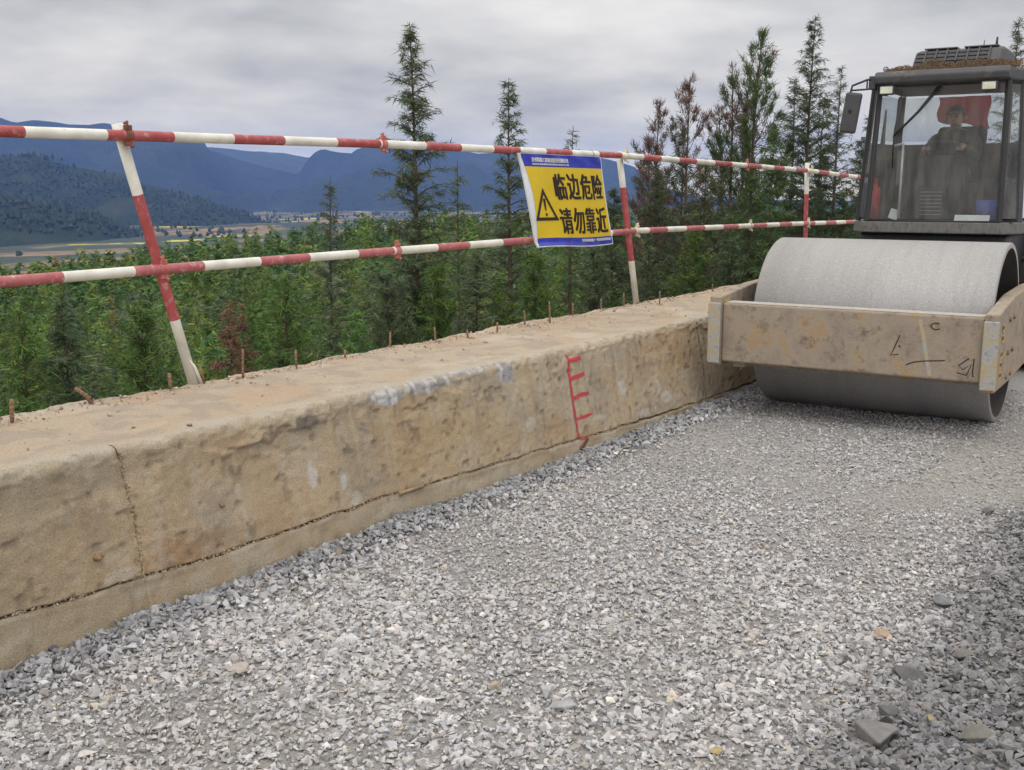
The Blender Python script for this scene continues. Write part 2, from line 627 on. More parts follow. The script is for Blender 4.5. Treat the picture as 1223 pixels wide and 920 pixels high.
# small chips and grit between them
tx, ty = scatter(50000, foot, 0.4, 1.2, 7.0, dens)
n = len(tx)
tsz = 0.0035 + 0.0040 * rng.random(n)
tp = np.stack([tx, ty, gz(tx, ty) - 0.005 + rng.normal(0, 0.002, n)], 1)
grit = link_mesh('grit', stone_mesh('grit', tp, tsz, stone_tint(n, tx, ty) * np.array([0.97, 0.94, 0.90]), 0.6, PROTO_B), M['stone'])
tag(grit, 'fine chips and grit lying between the rolled stones of the road', 'grit', kind='stuff')
# loose, darker, bigger stones heaped against the foot of the wall
wy = rng.uniform(1.2, 11.5, 5200); wx = foot + 0.01 + np.abs(rng.normal(0, 0.11, 5200))
wsize = 0.013 + 0.019 * rng.random(5200) ** 2
wp = np.stack([wx, wy, gz(wx, wy) + wsize * 0.15 + rng.random(5200) * 0.012], 1)
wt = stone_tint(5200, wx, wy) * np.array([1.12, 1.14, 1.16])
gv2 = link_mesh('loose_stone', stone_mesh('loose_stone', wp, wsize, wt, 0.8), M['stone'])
tag(gv2, 'loose darker broken stone heaped along the foot of the concrete wall', 'loose stone', kind='stuff')


# ------------------------------------------------------------------ concrete wall
def crack_z(y):
    c = np.interp(y, [2.18, 2.84, 3.22, 4.2, 4.77, 5.63, 6.69, 7.6, 8.71, 12], [0.22, 0.20, 0.18, 0.184, 0.173, 0.147, 0.105, 0.08, 0.067, 0.03])
    return c + (fbm(np.asarray(y) * 5, np.asarray(y) * 0 + 2, 12, 4) - 0.5) * 0.03


def disp(y, z):
    d = (fbm(y * 1.6, z * 2.2, 51, 3) - 0.5) * 0.022 + (fbm(y * 9, z * 9, 52, 4) - 0.5) * 0.011
    d = d + (fbm(y * 32, z * 32, 53, 2) - 0.5) * 0.009
    pit = fbm(y * 18, z * 18, 54, 2)
    d = d - 0.006 * sstep(0.74, 0.82, pit)
    # broken, chipped zone under the top edge
    ch = fbm(y * 4.2, z * 6.5, 55, 4)
    zone = sstep(0.50, 0.66, z) * (1 - sstep(6.2, 6.6, y) * 0.5)
    d = d - zone * 0.022 * sstep(0.50, 0.58, ch)
    # one large spall right of the first joint: a smooth hollow with a ragged upper edge
    e = 0.66 + 0.10 * (y - 3.7) + (fbm(y * 7, z * 7, 56, 3) - 0.5) * 0.16
    inside = sstep(0.0, 0.02, e - z) * sstep(3.40, 3.46, y + (fbm(y * 5, z * 9, 57, 3) - 0.5) * 0.16) * (1 - sstep(3.95, 4.35, y))
    d = d - 0.020 * inside * sstep(0.25, 0.5, z)
    lump = np.exp(-(((y - 3.98) / 0.10) ** 2 + ((z - 0.70) / 0.035) ** 2))
    d = d + lump * (0.012 + 0.02 * (fbm(y * 40, z * 40, 58, 2) - 0.5))
    return d


def face_pt(y, z, off=0.0):
    y = np.asarray(y, float); z = np.asarray(z, float)
    return np.stack([XW + BAT * (HW - z) + disp(y, z) + off, y + 0 * z, z + 0 * y], -1)


def blob(y, z, y0, z0, ry, rz, seed=0, ragged=0.6):
    q = np.sqrt(((y - y0) / ry) ** 2 + ((z - z0) / rz) ** 2) + (fbm(y * 22, z * 14, 90 + seed, 3) - 0.5) * 2 * ragged
    return 1 - sstep(0.75, 1.05, q)


def mixc(c, k, new):
    return c * (1 - k[..., None]) + k[..., None] * np.array(new)


def wall_color(y, z):
    base = np.array([0.45, 0.340, 0.222]) + 0 * y[..., None]
    n1 = fbm(y * 0.9, z * 1.6, 61, 4); n2 = fbm(y * 3, z * 4, 62, 4); n3 = fbm(y * 13, z * 13, 63, 3)
    c = mixc(base, sstep(0.42, 0.62, n1) * 0.75, (0.46, 0.385, 0.285))
    c = mixc(c, sstep(0.52, 0.70, n2) * 0.45, (0.37, 0.255, 0.15))
    c = mixc(c, sstep(0.50, 0.68, fbm(y * 2.3 + 5, z * 3, 64, 4)) * 0.5, (0.31, 0.27, 0.21))
    st = fbm(y * 9, z * 0.7, 65, 3)                       # water streaks
    c = mixc(c, sstep(0.54, 0.72, st) * 0.42 * sstep(0.15, 0.6, z), (0.27, 0.20, 0.135))
    c = mixc(c, sstep(0.58, 0.76, fbm(y * 24, z * 1.1, 68, 3)) * 0.38 * sstep(0.1, 0.5, z), (0.30, 0.215, 0.135))
    c = mixc(c, sstep(0.60, 0.78, fbm(y * 19 + 3, z * 1.3, 69, 3)) * 0.30, (0.50, 0.44, 0.35))
    c = mixc(c, sstep(0.55, 0.7, fbm(y * 7 + 9, z * 0.8, 66, 3)) * 0.35, (0.47, 0.36, 0.22))
    # left of the first joint the cast is greyer
    c = mixc(c, (1 - sstep(2.2, 3.1, y)) * 0.5, (0.29, 0.23, 0.15))
    c = mixc(c, (1 - sstep(2.8, 4.4, y)) * 0.4 * sstep(0.35, 0.75, z), (0.28, 0.235, 0.165))
    # rust coloured seep beside the first joint and at the foot, orange wash near the second joint
    c = mixc(c, blob(y, z, 3.08, 0.26, 0.22, 0.07, 1, 0.9) * 0.45, (0.30, 0.17, 0.09))
    c = mixc(c, blob(y, z, 8.2, 0.6, 0.42, 0.30, 2, 1.0) * 0.5, (0.40, 0.26, 0.14))
    c = mixc(c, blob(y, z, 5.0, 0.52, 0.55, 0.22, 3, 1.0) * 0.3, (0.44, 0.31, 0.15))
    # pale scuffs
    for (a, b, ra, rb, k) in [(3.96, 0.42, 0.030, 0.075, 0.8), (4.17, 0.34, 0.022, 0.10, 0.75), (7.33, 0.38, 0.07, 0.07, 0.6),
                              (8.02, 0.20, 0.13, 0.06, 0.7), (7.9, 0.30, 0.03, 0.07, 0.5), (8.78, 0.5, 0.04, 0.10, 0.5), (4.25, 0.22, 0.05, 0.05, 0.5),
                              (6.9, 0.22, 0.12, 0.02, 0.5), (2.75, 0.24, 0.10, 0.025, 0.35), (6.0, 0.33, 0.05, 0.05, 0.4), (7.6, 0.14, 0.2, 0.03, 0.45)]:
        c = mixc(c, blob(y, z, a, b, ra, rb, int(a * 10)) * k, (0.54, 0.515, 0.47))
    # grey blue scraped patches just under the top edge
    stripe = vnoise(y * 38, z * 4, 70)
    for (a, b, ra, rb) in [(4.62, 0.735, 0.17, 0.055), (5.0, 0.745, 0.27, 0.05), (5.45, 0.775, 0.25, 0.03), (5.79, 0.71, 0.11, 0.085)]:
        k = blob(y, z, a, b, ra, rb, 7, 0.4)
        c = mixc(c, k, (0.33, 0.32, 0.33))
        c = mixc(c, k * sstep(0.5, 0.62, stripe), (0.52, 0.51, 0.51))
    # dark lump and dirty hollow edges
    c = mixc(c, blob(y, z, 3.98, 0.70, 0.10, 0.04, 9) * 0.8, (0.13, 0.115, 0.10))
    c = mixc(c, sstep(0.68, 0.78, fbm(y * 18, z * 18, 54, 2)) * 0.45, (0.17, 0.13, 0.09))
    c = mixc(c, sstep(0.62, 0.75, n3) * 0.22, (0.5, 0.46, 0.38))
    # exposed aggregate along the arris
    ar = sstep(0.735, 0.79, z) * sstep(0.42, 0.6, fbm(y * 16, z * 16, 67, 3))
    c = mixc(c, ar * 0.6, (0.48, 0.455, 0.42))
    return c


def top_color(x, y):
    n1 = fbm(x * 2.2, y * 1.4, 71, 4); n2 = fbm(x * 8, y * 8, 72, 4)
    c = np.array([0.43, 0.35, 0.265]) + 0 * x[..., None]
    c = mixc(c, sstep(0.45, 0.65, n1) * 0.7, (0.43, 0.315, 0.215))
    c = mixc(c, sstep(0.45, 0.65, n2) * 0.6, (0.32, 0.27, 0.22))
    c = mixc(c, sstep(0.55, 0.75, fbm(x * 3 + 4, y * 2.2, 73, 4)) * 0.6, (0.50, 0.44, 0.36))
    return c


wall = empty('concrete_wall', (0, 0, 0))
tag(wall, 'long stained concrete wall along the edge of the road, under the red and white railing', 'wall')
JOINTS = [-3.08, 2.855, 8.79, 14.72, 20.65, 26.6]
for k in range(5):
    y0, y1 = JOINTS[k] + 0.004, JOINTS[k + 1] - 0.004
    yy = [y0]
    while yy[-1] < y1 - 0.012:
        q = yy[-1]
        yy.append(q + (0.014 if 1.9 < q < 9.6 else (0.03 if q < 12 and q > 1 else 0.15)))
    yy[-1] = y1
    yy = np.array(yy)
    # upper block: crack lip -> face -> rounded arris -> top -> back
    tf = np.linspace(0, 1, 66)
    cz = crack_z(yy) + 0.005 + 0.008 * fbm(yy * 2.2, yy * 0 + 4, 80, 2)
    jit = (fbm(yy * 14, yy * 0, 81, 3) - 0.5) * 0.016
    jw = (1 - sstep(0, 0.03, np.minimum(yy - y0, y1 - yy)))[:, None] * 0.012       # worn edges at the joints
    zf = cz[:, None] + (0.715 - cz)[:, None] * tf[None]
    Yf = yy[:, None] + 0 * zf
    Pf = face_pt(Yf, zf); Pf[..., 0] -= jw * (0.3 + fbm(Yf * 0 + k, zf * 9, 79, 3)[..., :])
    Pf[0, :, 1] -= 0.003; Pf[-1, :, 1] += 0.003
    Cf = wall_color(Yf, zf)
    lip = Pf[:, :1].copy(); lip[..., 0] -= 0.10; lip[..., 2] += 0.012 + jit[:, None]
    ta = np.linspace(0, 1, 12)[1:]
    rad = 0.055 + 0.03 * (fbm(yy * 2.5, yy * 0 + 1, 82, 3) - 0.5)
    ang = ta * (math.pi / 2)
    face0 = Pf[:, -1]
    Pa = np.stack([face0[:, 0:1] - rad[:, None] * (1 - np.cos(ang))[None] - jw, np.repeat(yy[:, None], 11, 1),
                   0.715 + (HW - 0.715) * np.sin(ang)[None] + 0 * yy[:, None]], -1)
    an = (fbm(Pa[..., 1] * 22, ang[None] * 2 + 0 * Pa[..., 1], 83, 3) - 0.5) * 0.022
    Pa[..., 2] += an * 0.7; Pa[..., 0] += an
    Ca = wall_color(Pa[..., 1], np.minimum(Pa[..., 2], 0.80))
    tt = np.linspace(0, 1, 56)[1:]
    xt = Pa[:, -1, 0][:, None] * (1 - tt) + (XB + (fbm(yy * 6, yy * 0, 84, 3) - 0.5) * 0.05)[:, None] * tt
    Yt = yy[:, None] + 0 * xt
    zt = HW + (fbm(xt * 5, Yt * 3, 85, 4) - 0.5) * 0.045 + (fbm(xt * 24, Yt * 24, 86, 3) - 0.5) * 0.012 - 0.010 * tt
    zt = Pa[:, -1, 2][:, None] * (1 - sstep(0, 0.12, tt)) + zt * sstep(0, 0.12, tt)
    Pt = np.stack([xt, Yt, zt], -1)
    Ct = top_color(xt, Yt)
    Pt[0, :, 1] -= 0.0036; Pt[-1, :, 1] += 0.0036
    kk = (1 - sstep(0.0, 0.16, tt + (fbm(xt * 6, Yt * 6, 87, 3) - 0.5) * 0.14))[..., None]
    Ct = Ct * (1 - kk) + kk * np.array([0.43, 0.375, 0.30])
    Ca = Ca * (1 - ta[None, :, None] * 0.6) + ta[None, :, None] * 0.6 * np.array([0.43, 0.375, 0.30])
    bk = Pt[:, -1:].copy(); bk = np.repeat(bk, 3, 1); bk[:, 0, 2] -= 0.03; bk[:, 1, 2] = 0.3; bk[:, 2, 2] = -1.2; bk[:, 1:, 0] -= 0.03
    allP = np.concatenate([lip, Pf, Pa, Pt, bk], 1)
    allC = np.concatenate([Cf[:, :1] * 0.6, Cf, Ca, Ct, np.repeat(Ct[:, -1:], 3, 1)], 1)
    F = grid_faces(allP.shape[0], allP.shape[1])
    nv = allP.shape[1]
    caps = [list(range(nv))[::-1], [(len(yy) - 1) * nv + i for i in range(nv)]]
    me = np_mesh('cast_block', allP.reshape(-1, 3), F, True, allC.reshape(-1, 3))
    link_mesh('cast_block', me, M['concrete'], wall)
    # close the two ends of the block with plain faces
    for e_ in (0, len(yy) - 1):
        ring = allP[e_]
        cen = np.array([[-4.6, yy[e_], 0.3]])
        vv = np.concatenate([ring, cen]); m_ = len(ring)
        ff = np.stack([np.arange(m_ - 1), np.arange(1, m_), np.full(m_ - 1, m_)], 1)
        link_mesh('block_end', np_mesh('block_end', vv, ff, False, np.tile(np.array([[0.26, 0.20, 0.13]]), (m_ + 1, 1))), M['concrete'], wall)
    # footing strip below the crack
    cz2 = crack_z(yy) - 0.002 - 0.006 * fbm(yy * 20, yy * 0, 88, 3)
    tf2 = np.linspace(0, 1, 26)
    zf = -0.35 + (cz2 + 0.35)[:, None] * tf2[None]
    Yf = yy[:, None] + 0 * zf
    Pf = face_pt(Yf, zf, 0.006); Pf[..., 0] -= jw * 0.6
    Pf[0, :, 1] -= 0.0035; Pf[-1, :, 1] += 0.0035
    Cf = mixc(wall_color(Yf, zf), np.full(zf.shape, 0.45), (0.37, 0.31, 0.22))
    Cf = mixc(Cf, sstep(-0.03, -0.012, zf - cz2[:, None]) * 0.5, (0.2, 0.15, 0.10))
    Cf = mixc(Cf, sstep(0.5, 0.62, fbm(Yf * 5, zf * 14, 89, 4)) * 0.45, (0.47, 0.42, 0.35))
    lip = np.repeat(Pf[:, -1:], 2, 1).copy(); lip[:, 0, 0] -= 0.02; lip[:, 0, 2] += 0.004; lip[:, 1, 0] -= 0.11
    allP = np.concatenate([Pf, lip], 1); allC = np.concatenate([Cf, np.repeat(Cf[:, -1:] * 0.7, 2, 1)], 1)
    link_mesh('footing', np_mesh('footing', allP.reshape(-1, 3), grid_faces(len(yy), allP.shape[1]), True, allC.reshape(-1, 3)), M['concrete'], wall)
# earth packed in the joints and the crack
yy = np.linspace(-3, 26, 900)
V = []
for z in np.linspace(-0.3, 0.70, 24):
    V.append(face_pt(yy, 0 * yy + z, -0.026))
V.append(np.stack([0 * yy + XW - 0.3, yy, 0 * yy + 0.745], -1))
V = np.stack(V, 1)
link_mesh('joint_earth', np_mesh('joint_earth', V.reshape(-1, 3), grid_faces(900, 25), False, np.tile(np.array([[0.28, 0.215, 0.14]]), (22500, 1))), M['concrete'], wall)
# crumbs of mortar squeezed out along the crack and joints
cy = rng.uniform(2.0, 9.2, 1900); cy = cy[fbm(cy * 1.5, cy * 0, 93, 2) > 0.36]; czz = crack_z(cy) + rng.normal(0, 0.008, len(cy))
P1 = face_pt(cy, czz, -0.004)
jz = rng.uniform(0.22, 0.75, 170); P2 = face_pt(2.855 + rng.normal(0, 0.007, 170), jz, -0.008)
jz = rng.uniform(0.1, 0.75, 260); P3 = face_pt(8.79 + rng.normal(0, 0.010, 260), jz, -0.006)
PP = np.concatenate([P1, P2, P3]); nn = len(PP)
crumb_t = np.array([0.34, 0.265, 0.175]) * rng.uniform(0.6, 1.35, (nn, 1))
cr = link_mesh('mortar_crumbs', stone_mesh('mortar_crumbs', PP, rng.uniform(0.005, 0.013, nn), crumb_t, 1.0), M['rock'], wall)
cr['kind'] = 'stuff'


def stroke(mb, pts, width, off=0.004):
    """a painted stroke following the wall face; pts are (y, z)"""
    P = []
    for i in range(len(pts) - 1):
        a, b = np.array(pts[i]), np.array(pts[i + 1])
        m_ = max(2, int(np.linalg.norm(b - a) / 0.012))
        for t in np.linspace(0, 1, m_, endpoint=(i == len(pts) - 2)):
            P.append(a + (b - a) * t)
    P = np.array(P)
    T = np.gradient(P, axis=0); T /= np.linalg.norm(T, axis=1)[:, None] + 1e-9
    N = np.stack([-T[:, 1], T[:, 0]], 1)
    w = width * (0.7 + 0.6 * vnoise(np.arange(len(P)) * 0.35, np.arange(len(P)) * 0.0 + pts[0][0] * 7, 5))[:, None]
    L, C_, R_ = P - N * w / 2, P, P + N * w / 2
    cols = [face_pt(q[:, 0], q[:, 1], off) for q in (L, C_, R_)]
    V = np.stack(cols, 1)
    mb.poly(V.reshape(-1, 3), grid_faces(len(P), 3).tolist())
    return mb


M['mark'] = pmat('red_marking_paint', [(0.3, (0.40, 0.03, 0.045)), (0.7, (0.55, 0.055, 0.075))], scale=40, rough=0.8, dirt=((0.42, 0.28, 0.17), 0.57, 0.66, 60.0))
mk = MB()
stroke(mk, [(6.585, 0.735), (6.575, 0.62), (6.575, 0.45), (6.58, 0.27), (6.59, 0.125)], 0.026)
stroke(mk, [(6.585, 0.69), (6.68, 0.685), (6.755, 0.69)], 0.024)
stroke(mk, [(6.575, 0.555), (6.68, 0.56), (6.78, 0.568)], 0.024)
stroke(mk, [(6.575, 0.41), (6.69, 0.425), (6.81, 0.418)], 0.022)
stroke(mk, [(6.58, 0.262), (6.70, 0.262), (6.83, 0.268)], 0.017)
stroke(mk, [(6.59, 0.072), (6.592, 0.02), (6.596, -0.05)], 0.022, 0.010)
stroke(mk, [(6.595, 0.118), (6.70, 0.118)], 0.012, 0.012)
mk.build('red_marking', M['mark'], wall)
# thin stick jammed in the crack and a splinter of rust coloured wood
st = MB()
st.tube([face_pt(4.58, float(crack_z(np.array([4.58]))[0]), 0.012), face_pt(4.80, float(crack_z(np.array([4.8]))[0]) + 0.006, 0.012)], [0.013, 0.009], 6)
o = st.build('wooden_stick', pmat('weathered_wood', (0.33, 0.23, 0.14), 30, 0.9))
tag(o, 'short weathered stick jammed in the crack low on the wall', 'stick')
st = MB()
st.box(face_pt(6.63, 0.075, 0.012), (0.012, 0.13, 0.026), (0.5, 0, 0.1))
o = st.build('wood_splinter', pmat('dark_wood', (0.13, 0.06, 0.04), 30, 0.9))
tag(o, 'dark wood splinter across the foot of the red paint scale', 'splinter')
# rusty tie stub and a hole in the wall face
st = MB()
a = face_pt(2.63, 0.344, -0.01); b = face_pt(2.65, 0.35, 0.03)
st.tube([a, b], 0.013, 7)
o = st.build('tie_stub', M['rust'], wall)
st = MB()
a = face_pt(3.33, 0.42, -0.01); b = face_pt(3.335, 0.405, 0.018)
st.tube([a, b], 0.010, 6)
st.build('tie_stub', M['rust'], wall)

# ------------------------------------------------------------------ rebar stubs in the wall top
DOW = [((14, 503), (14, 477)), ((115, 481), (87, 461)), ((204, 462), (202, 446)), ((290, 449), (290, 417)), ((354, 437), (353, 418)),
       ((412, 427), (412, 418)), ((466, 415), (466, 397)), ((520, 408), (519, 391)), ((559, 402), (558, 394)), ((594, 398), (594, 385)),
       ((627, 388), (626, 371)), ((657, 384), (656, 360)), ((684, 376), (684, 362)), ((718, 369), (718, 357)), ((745, 364), (745, 351)),
       ((788, 363), (788, 348)), ((851, 348), (851, 339))]
DL = ['thick upright rusty rebar stub at the left end of the wall top',
      'rusty rebar stub bent over sideways towards the left',
      'short rusty rebar stub just left of the leaning post base',
      'tall thin rebar stub just right of the leaning post base',
      'second rebar stub to the right of the leaning post, shorter than its left neighbour',
      'tiny rebar stump third to the right of the leaning post',
      'slim rebar stub above the left grey scrape on the wall',
      'slim rebar stub on the wall top beside a small loose stone chip',
      'very short rebar stump between the stone chip and the taller stubs below the sign',
      'short rebar stub left of the sign, above the right grey scrape',
      'medium rebar stub directly below the left edge of the sign',
      'tallest rebar stub, below the left half of the sign',
      'rebar stub below the middle of the sign, right of the tallest one',
      'short rebar stub below the right half of the sign',
      'rebar stub just left of the foot of the middle post',
      'rebar stub standing just right of the middle post',
      'small rebar stub on the wall top closest to the roller']
for i, ((bx, by), (tx, ty)) in enumerate(DOW):
    d = ray(bx, by); t = (HW - 1.9) / d[2]
    B = CAM + d * t
    d2 = ray(tx, ty); T = CAM + d2 * (math.hypot(B[0], B[1]) / math.hypot(d2[0], d2[1]))
    if i == 1:
        T = T + np.array([0.02, 0, -0.01])
    root_r = 0.0105 if i in (0, 1, 2) else 0.0072
    m_ = MB()
    m_.tube([B + np.array([0, 0, -0.05]), B * 0.5 + T * 0.5, T], [root_r, root_r, root_r * 0.95], 8)
    nr = int(np.linalg.norm(T - B) / 0.02)
    for q in range(1, nr):                                # rolled ribs
        c = B + (T - B) * (q / nr); u = (T - B) / np.linalg.norm(T - B) * 0.003
        m_.tube([c - u, c + u], root_r * 1.18, 8)
    o = m_.build('rebar_stub', M['rust'])
    tag(o, DL[i], 'rebar stub', 'rebar stubs along the wall top')

# crumbs and chips lying on the wall top, most along its outer edge and round the stubs
tx = np.concatenate([XB + 0.04 + np.abs(rng.normal(0, 0.09, 900)), rng.uniform(XB + 0.05, XW - 0.1, 500)])
ty = np.concatenate([rng.uniform(1.8, 12, 900), rng.uniform(1.8, 12, 500)])
for (bx, by), _ in DOW:
    d = ray(bx, by); B = CAM + d * ((HW - 1.9) / d[2])
    tx = np.append(tx, B[0] + rng.normal(0, 0.05, 22)); ty = np.append(ty, B[1] + rng.normal(0, 0.05, 22))
tx = np.clip(tx, XB + 0.03, XW - 0.08)
tsz = 0.005 + 0.016 * rng.random(len(tx)) ** 4
tp = np.stack([tx, ty, HW - 0.004 + (fbm(tx * 5, ty * 3, 85, 4) - 0.5) * 0.045 + 0 * tx], 1)
tc = np.array([0.42, 0.33, 0.25]) * rng.uniform(0.6, 1.4, (len(tx), 1))
o = link_mesh('concrete_crumbs', stone_mesh('concrete_crumbs', tp, tsz, tc, 0.8), M['rock'])
tag(o, 'small crumbs of concrete and grit strewn along the top of the wall', 'crumbs', kind='stuff')


# ------------------------------------------------------------------ railing
RX = -5.2
rail = empty('safety_railing', (RX, 4.0, HW))
tag(rail, 'red and white banded pipe railing with leaning posts standing on the concrete wall', 'railing')
rail_inv = Matrix.Translation((-RX, -4.0, -HW))


def rbuild(mb, name, mats):
    o = mb.build(name, mats, None)
    o.data.transform(rail_inv)
    o.parent = rail
    return o


def rail_line(pxs):
    return np.array([on_x(a, b, RX) for a, b in pxs])


TOPL = rail_line([(0, 157), (147, 162), (453, 172), (744, 186), (967, 204), (1027, 212)])
MIDL = rail_line([(0, 337), (190, 322), (470, 300), (636, 287), (757, 276), (962, 267), (1022, 265)])


def zline(L, y):
    y = np.asarray(y, float)
    z = np.interp(y, L[:, 1], L[:, 2])
    z = np.where(y < L[0, 1], L[0, 2], z)
    return z


TB = [2.30, 2.75, 3.2, 3.674, 4.114, 4.558, 4.976, 5.457, 5.888, 6.392, 6.823, 7.257, 7.63, 8.043, 8.473, 8.952, 9.387, 9.836, 10.222, 10.651, 11.086, 11.571, 12.041, 12.49, 12.939, 13.356, 13.735, 14.162]
while TB[-1] < 22: TB.append(TB[-1] + 0.44)
while TB[0] > -2: TB.insert(0, TB[0] - 0.45)
MBD = [2.46, 2.90, 3.354, 3.795, 4.283, 4.732, 5.165, 5.636, 6.01, 6.517, 6.922, 7.384, 7.863, 8.31, 8.77, 9.23, 9.705, 9.994, 10.412, 10.877, 11.351, 11.857, 12.297]
while MBD[-1] < 22: MBD.append(MBD[-1] + 0.45)
while MBD[0] > -2: MBD.insert(0, MBD[0] - 0.45)


def rail_pipe(L, bands, red_at, name, cuts, redmi):
    """separate pipe lengths between the couplers"""
    par = bands.index(red_at) % 2
    ends = [bands[0]] + cuts + [bands[-1]]
    for a, b in zip(ends[:-1], ends[1:]):
        ysn = sorted(set([a, b] + [q for q in bands if a < q < b] + list(np.arange(a + 0.3, b, 0.6))))
        pts, mis = [], []
        for q in ysn:
            pts.append((RX + 0.004 * math.sin(q * 2.1), q, float(zline(L, q))))
        for q0, q1 in zip(ysn[:-1], ysn[1:]):
            j = int(np.searchsorted(bands, (q0 + q1) / 2)) - 1
            mis.append(redmi if j % 2 == par else 1)
        m_ = MB()
        m_.tube(pts, 0.0295, 16, mis=mis)
        rbuild(m_, name, [M['red_paint'], M['white_paint'], M['pink_paint']])


rail_pipe(TOPL, TB, 3.674, 'top_rail', [5.92, 11.9, 17.5], 0)
rail_pipe(MIDL, MBD, 3.795, 'middle_rail', [6.06, 12.3, 18.0], 2)


def post(base, top, bands, sec=None):
    base, top = np.array(base), np.array(top)
    ts = [0] + bands + [1]
    m_ = MB()
    m_.tube([base + (top - base) * t for t in ts], 0.031, 16, mis=[(1 if i % 2 == 0 else 0) for i in range(len(ts) - 1)])
    rbuild(m_, 'post', [M['red_paint'], M['white_paint']])


P1B, P1T = (-5.175, 4.16, HW - 0.03), (RX - 0.062, 3.80, 2.26)
P2B, P2T = (-5.15, 9.70, HW - 0.03), (RX - 0.062, 9.48, 2.27)
P3B, P3T = (-5.2, 14.72, HW - 0.03), (RX - 0.062, 14.80, 2.27)
post(P1B, P1T, [0.268, 0.745])
post(P2B, P2T, [0.30, 0.775])
post(P3B, P3T, [0.25, 0.72])
post((-5.2, 20.1, HW - 0.03), (RX - 0.062, 20.0, 2.2), [0.25, 0.72])
# split, torn foot of the first post
m_ = MB()
m_.tube([(-5.145, 4.19, HW - 0.02), (-5.15, 4.15, HW + 0.09), (-5.165, 4.10, HW + 0.17)], [0.014, 0.010, 0.002], 5, mi=0)
rbuild(m_, 'torn_foot', M['white_paint'])
m_ = MB()
m_.tube([(-5.135, 4.205, HW - 0.02), (-5.14, 4.18, HW + 0.10)], [0.008, 0.006], 6)
rbuild(m_, 'foot_rod', M['rust'])

M['clamp_rust'] = pmat('rusty_clamp', [(0.3, (0.11, 0.045, 0.03)), (0.48, (0.22, 0.085, 0.05)), (0.58, (0.34, 0.06, 0.05)), (0.68, (0.42, 0.30, 0.13)), (0.82, (0.55, 0.47, 0.34))], scale=18, rough=0.85, bump=0.6)
M['clamp_pink'] = pmat('painted_clamp', [(0.3, (0.40, 0.08, 0.07)), (0.7, (0.55, 0.22, 0.19))], scale=20, rough=0.7, bump=0.4)
M['clamp_pale'] = pmat('pale_clamp', [(0.3, (0.40, 0.26, 0.13)), (0.55, (0.66, 0.60, 0.48)), (0.8, (0.74, 0.71, 0.64))], scale=18, rough=0.8, bump=0.4)


def clamp(y, L, postx, mat_, swivel=True):
    z = float(zline(L, y)); m_ = MB()
    m_.tube([(RX, y - 0.030, z), (RX, y + 0.030, z)], 0.043, 12)                        # collar round the rail
    m_.box((RX + 0.012, y, z + 0.052), (0.030, 0.052, 0.036))                           # flanges and bolts
    m_.box((RX + 0.012, y, z - 0.052), (0.030, 0.052, 0.030))
    m_.tube([(RX + 0.02, y - 0.012, z + 0.03), (RX + 0.026, y - 0.012, z + 0.098)], 0.010, 6)
    m_.tube([(RX + 0.012, y - 0.012, z + 0.074), (RX + 0.012, y - 0.012, z + 0.09)], 0.018, 6)
    m_.tube([(RX + 0.02, y + 0.014, z - 0.02), (RX + 0.03, y + 0.016, z - 0.085)], 0.009, 6)
    m_.tube([(RX + 0.03, y + 0.016, z - 0.06), (RX + 0.03, y + 0.016, z - 0.075)], 0.016, 6)
    if swivel:                                                                           # second collar round the post
        m_.tube([(RX - 0.062, y, z - 0.034), (RX - 0.062, y, z + 0.034)], 0.044, 12)
        m_.box((RX - 0.03, y + 0.05, z), (0.05, 0.03, 0.05))
        m_.tube([(RX - 0.03, y + 0.04, z + 0.01), (RX - 0.02, y + 0.10, z + 0.012)], 0.009, 6)
        m_.tube([(RX - 0.024, y + 0.072, z + 0.012), (RX - 0.022, y + 0.088, z + 0.012)], 0.017, 6)
    m_.v = [(RX + (a_ - RX) * 0.86, y + (b_ - y) * 0.86, z + (c_ - z) * 0.82) for a_, b_, c_ in m_.v]
    o = rbuild(m_, 'coupler', mat_)
    md = o.modifiers.new('bevel', 'BEVEL'); md.width = 0.004; md.segments = 1; md.limit_method = 'ANGLE'
    return o


clamp(3.815, TOPL, 0, M['clamp_rust'])
clamp(4.00, MIDL, 0, M['clamp_pink'])
clamp(5.93, TOPL, 0, M['clamp_pink'], False)
clamp(6.06, MIDL, 0, M['clamp_pink'], False)
clamp(9.50, TOPL, 0, M['clamp_pale'])
clamp(9.76, MIDL, 0, M['clamp_pale'])
clamp(14.80, TOPL, 0, M['clamp_pale'])
clamp(14.76, MIDL, 0, M['clamp_pale'])
clamp(12.52, TOPL, 0, M['clamp_pink'], False)
clamp(12.7, MIDL, 0, M['clamp_pale'], False)

# ------------------------------------------------------------------ warning sign hung on the rails
SX = RX + 0.062
SC = {'tl': (7.552, 2.205), 'tr': (8.892, 2.205), 'br': (9.189, 1.394), 'bl': (7.823, 1.405)}
sign = empty('warning_sign', (SX, 8.3, 1.40))
tag(sign, 'yellow danger sign with blue bands and black Chinese lettering tied to the railing', 'sign')
sg_inv = Matrix.Translation((-SX, -8.3, -1.40))


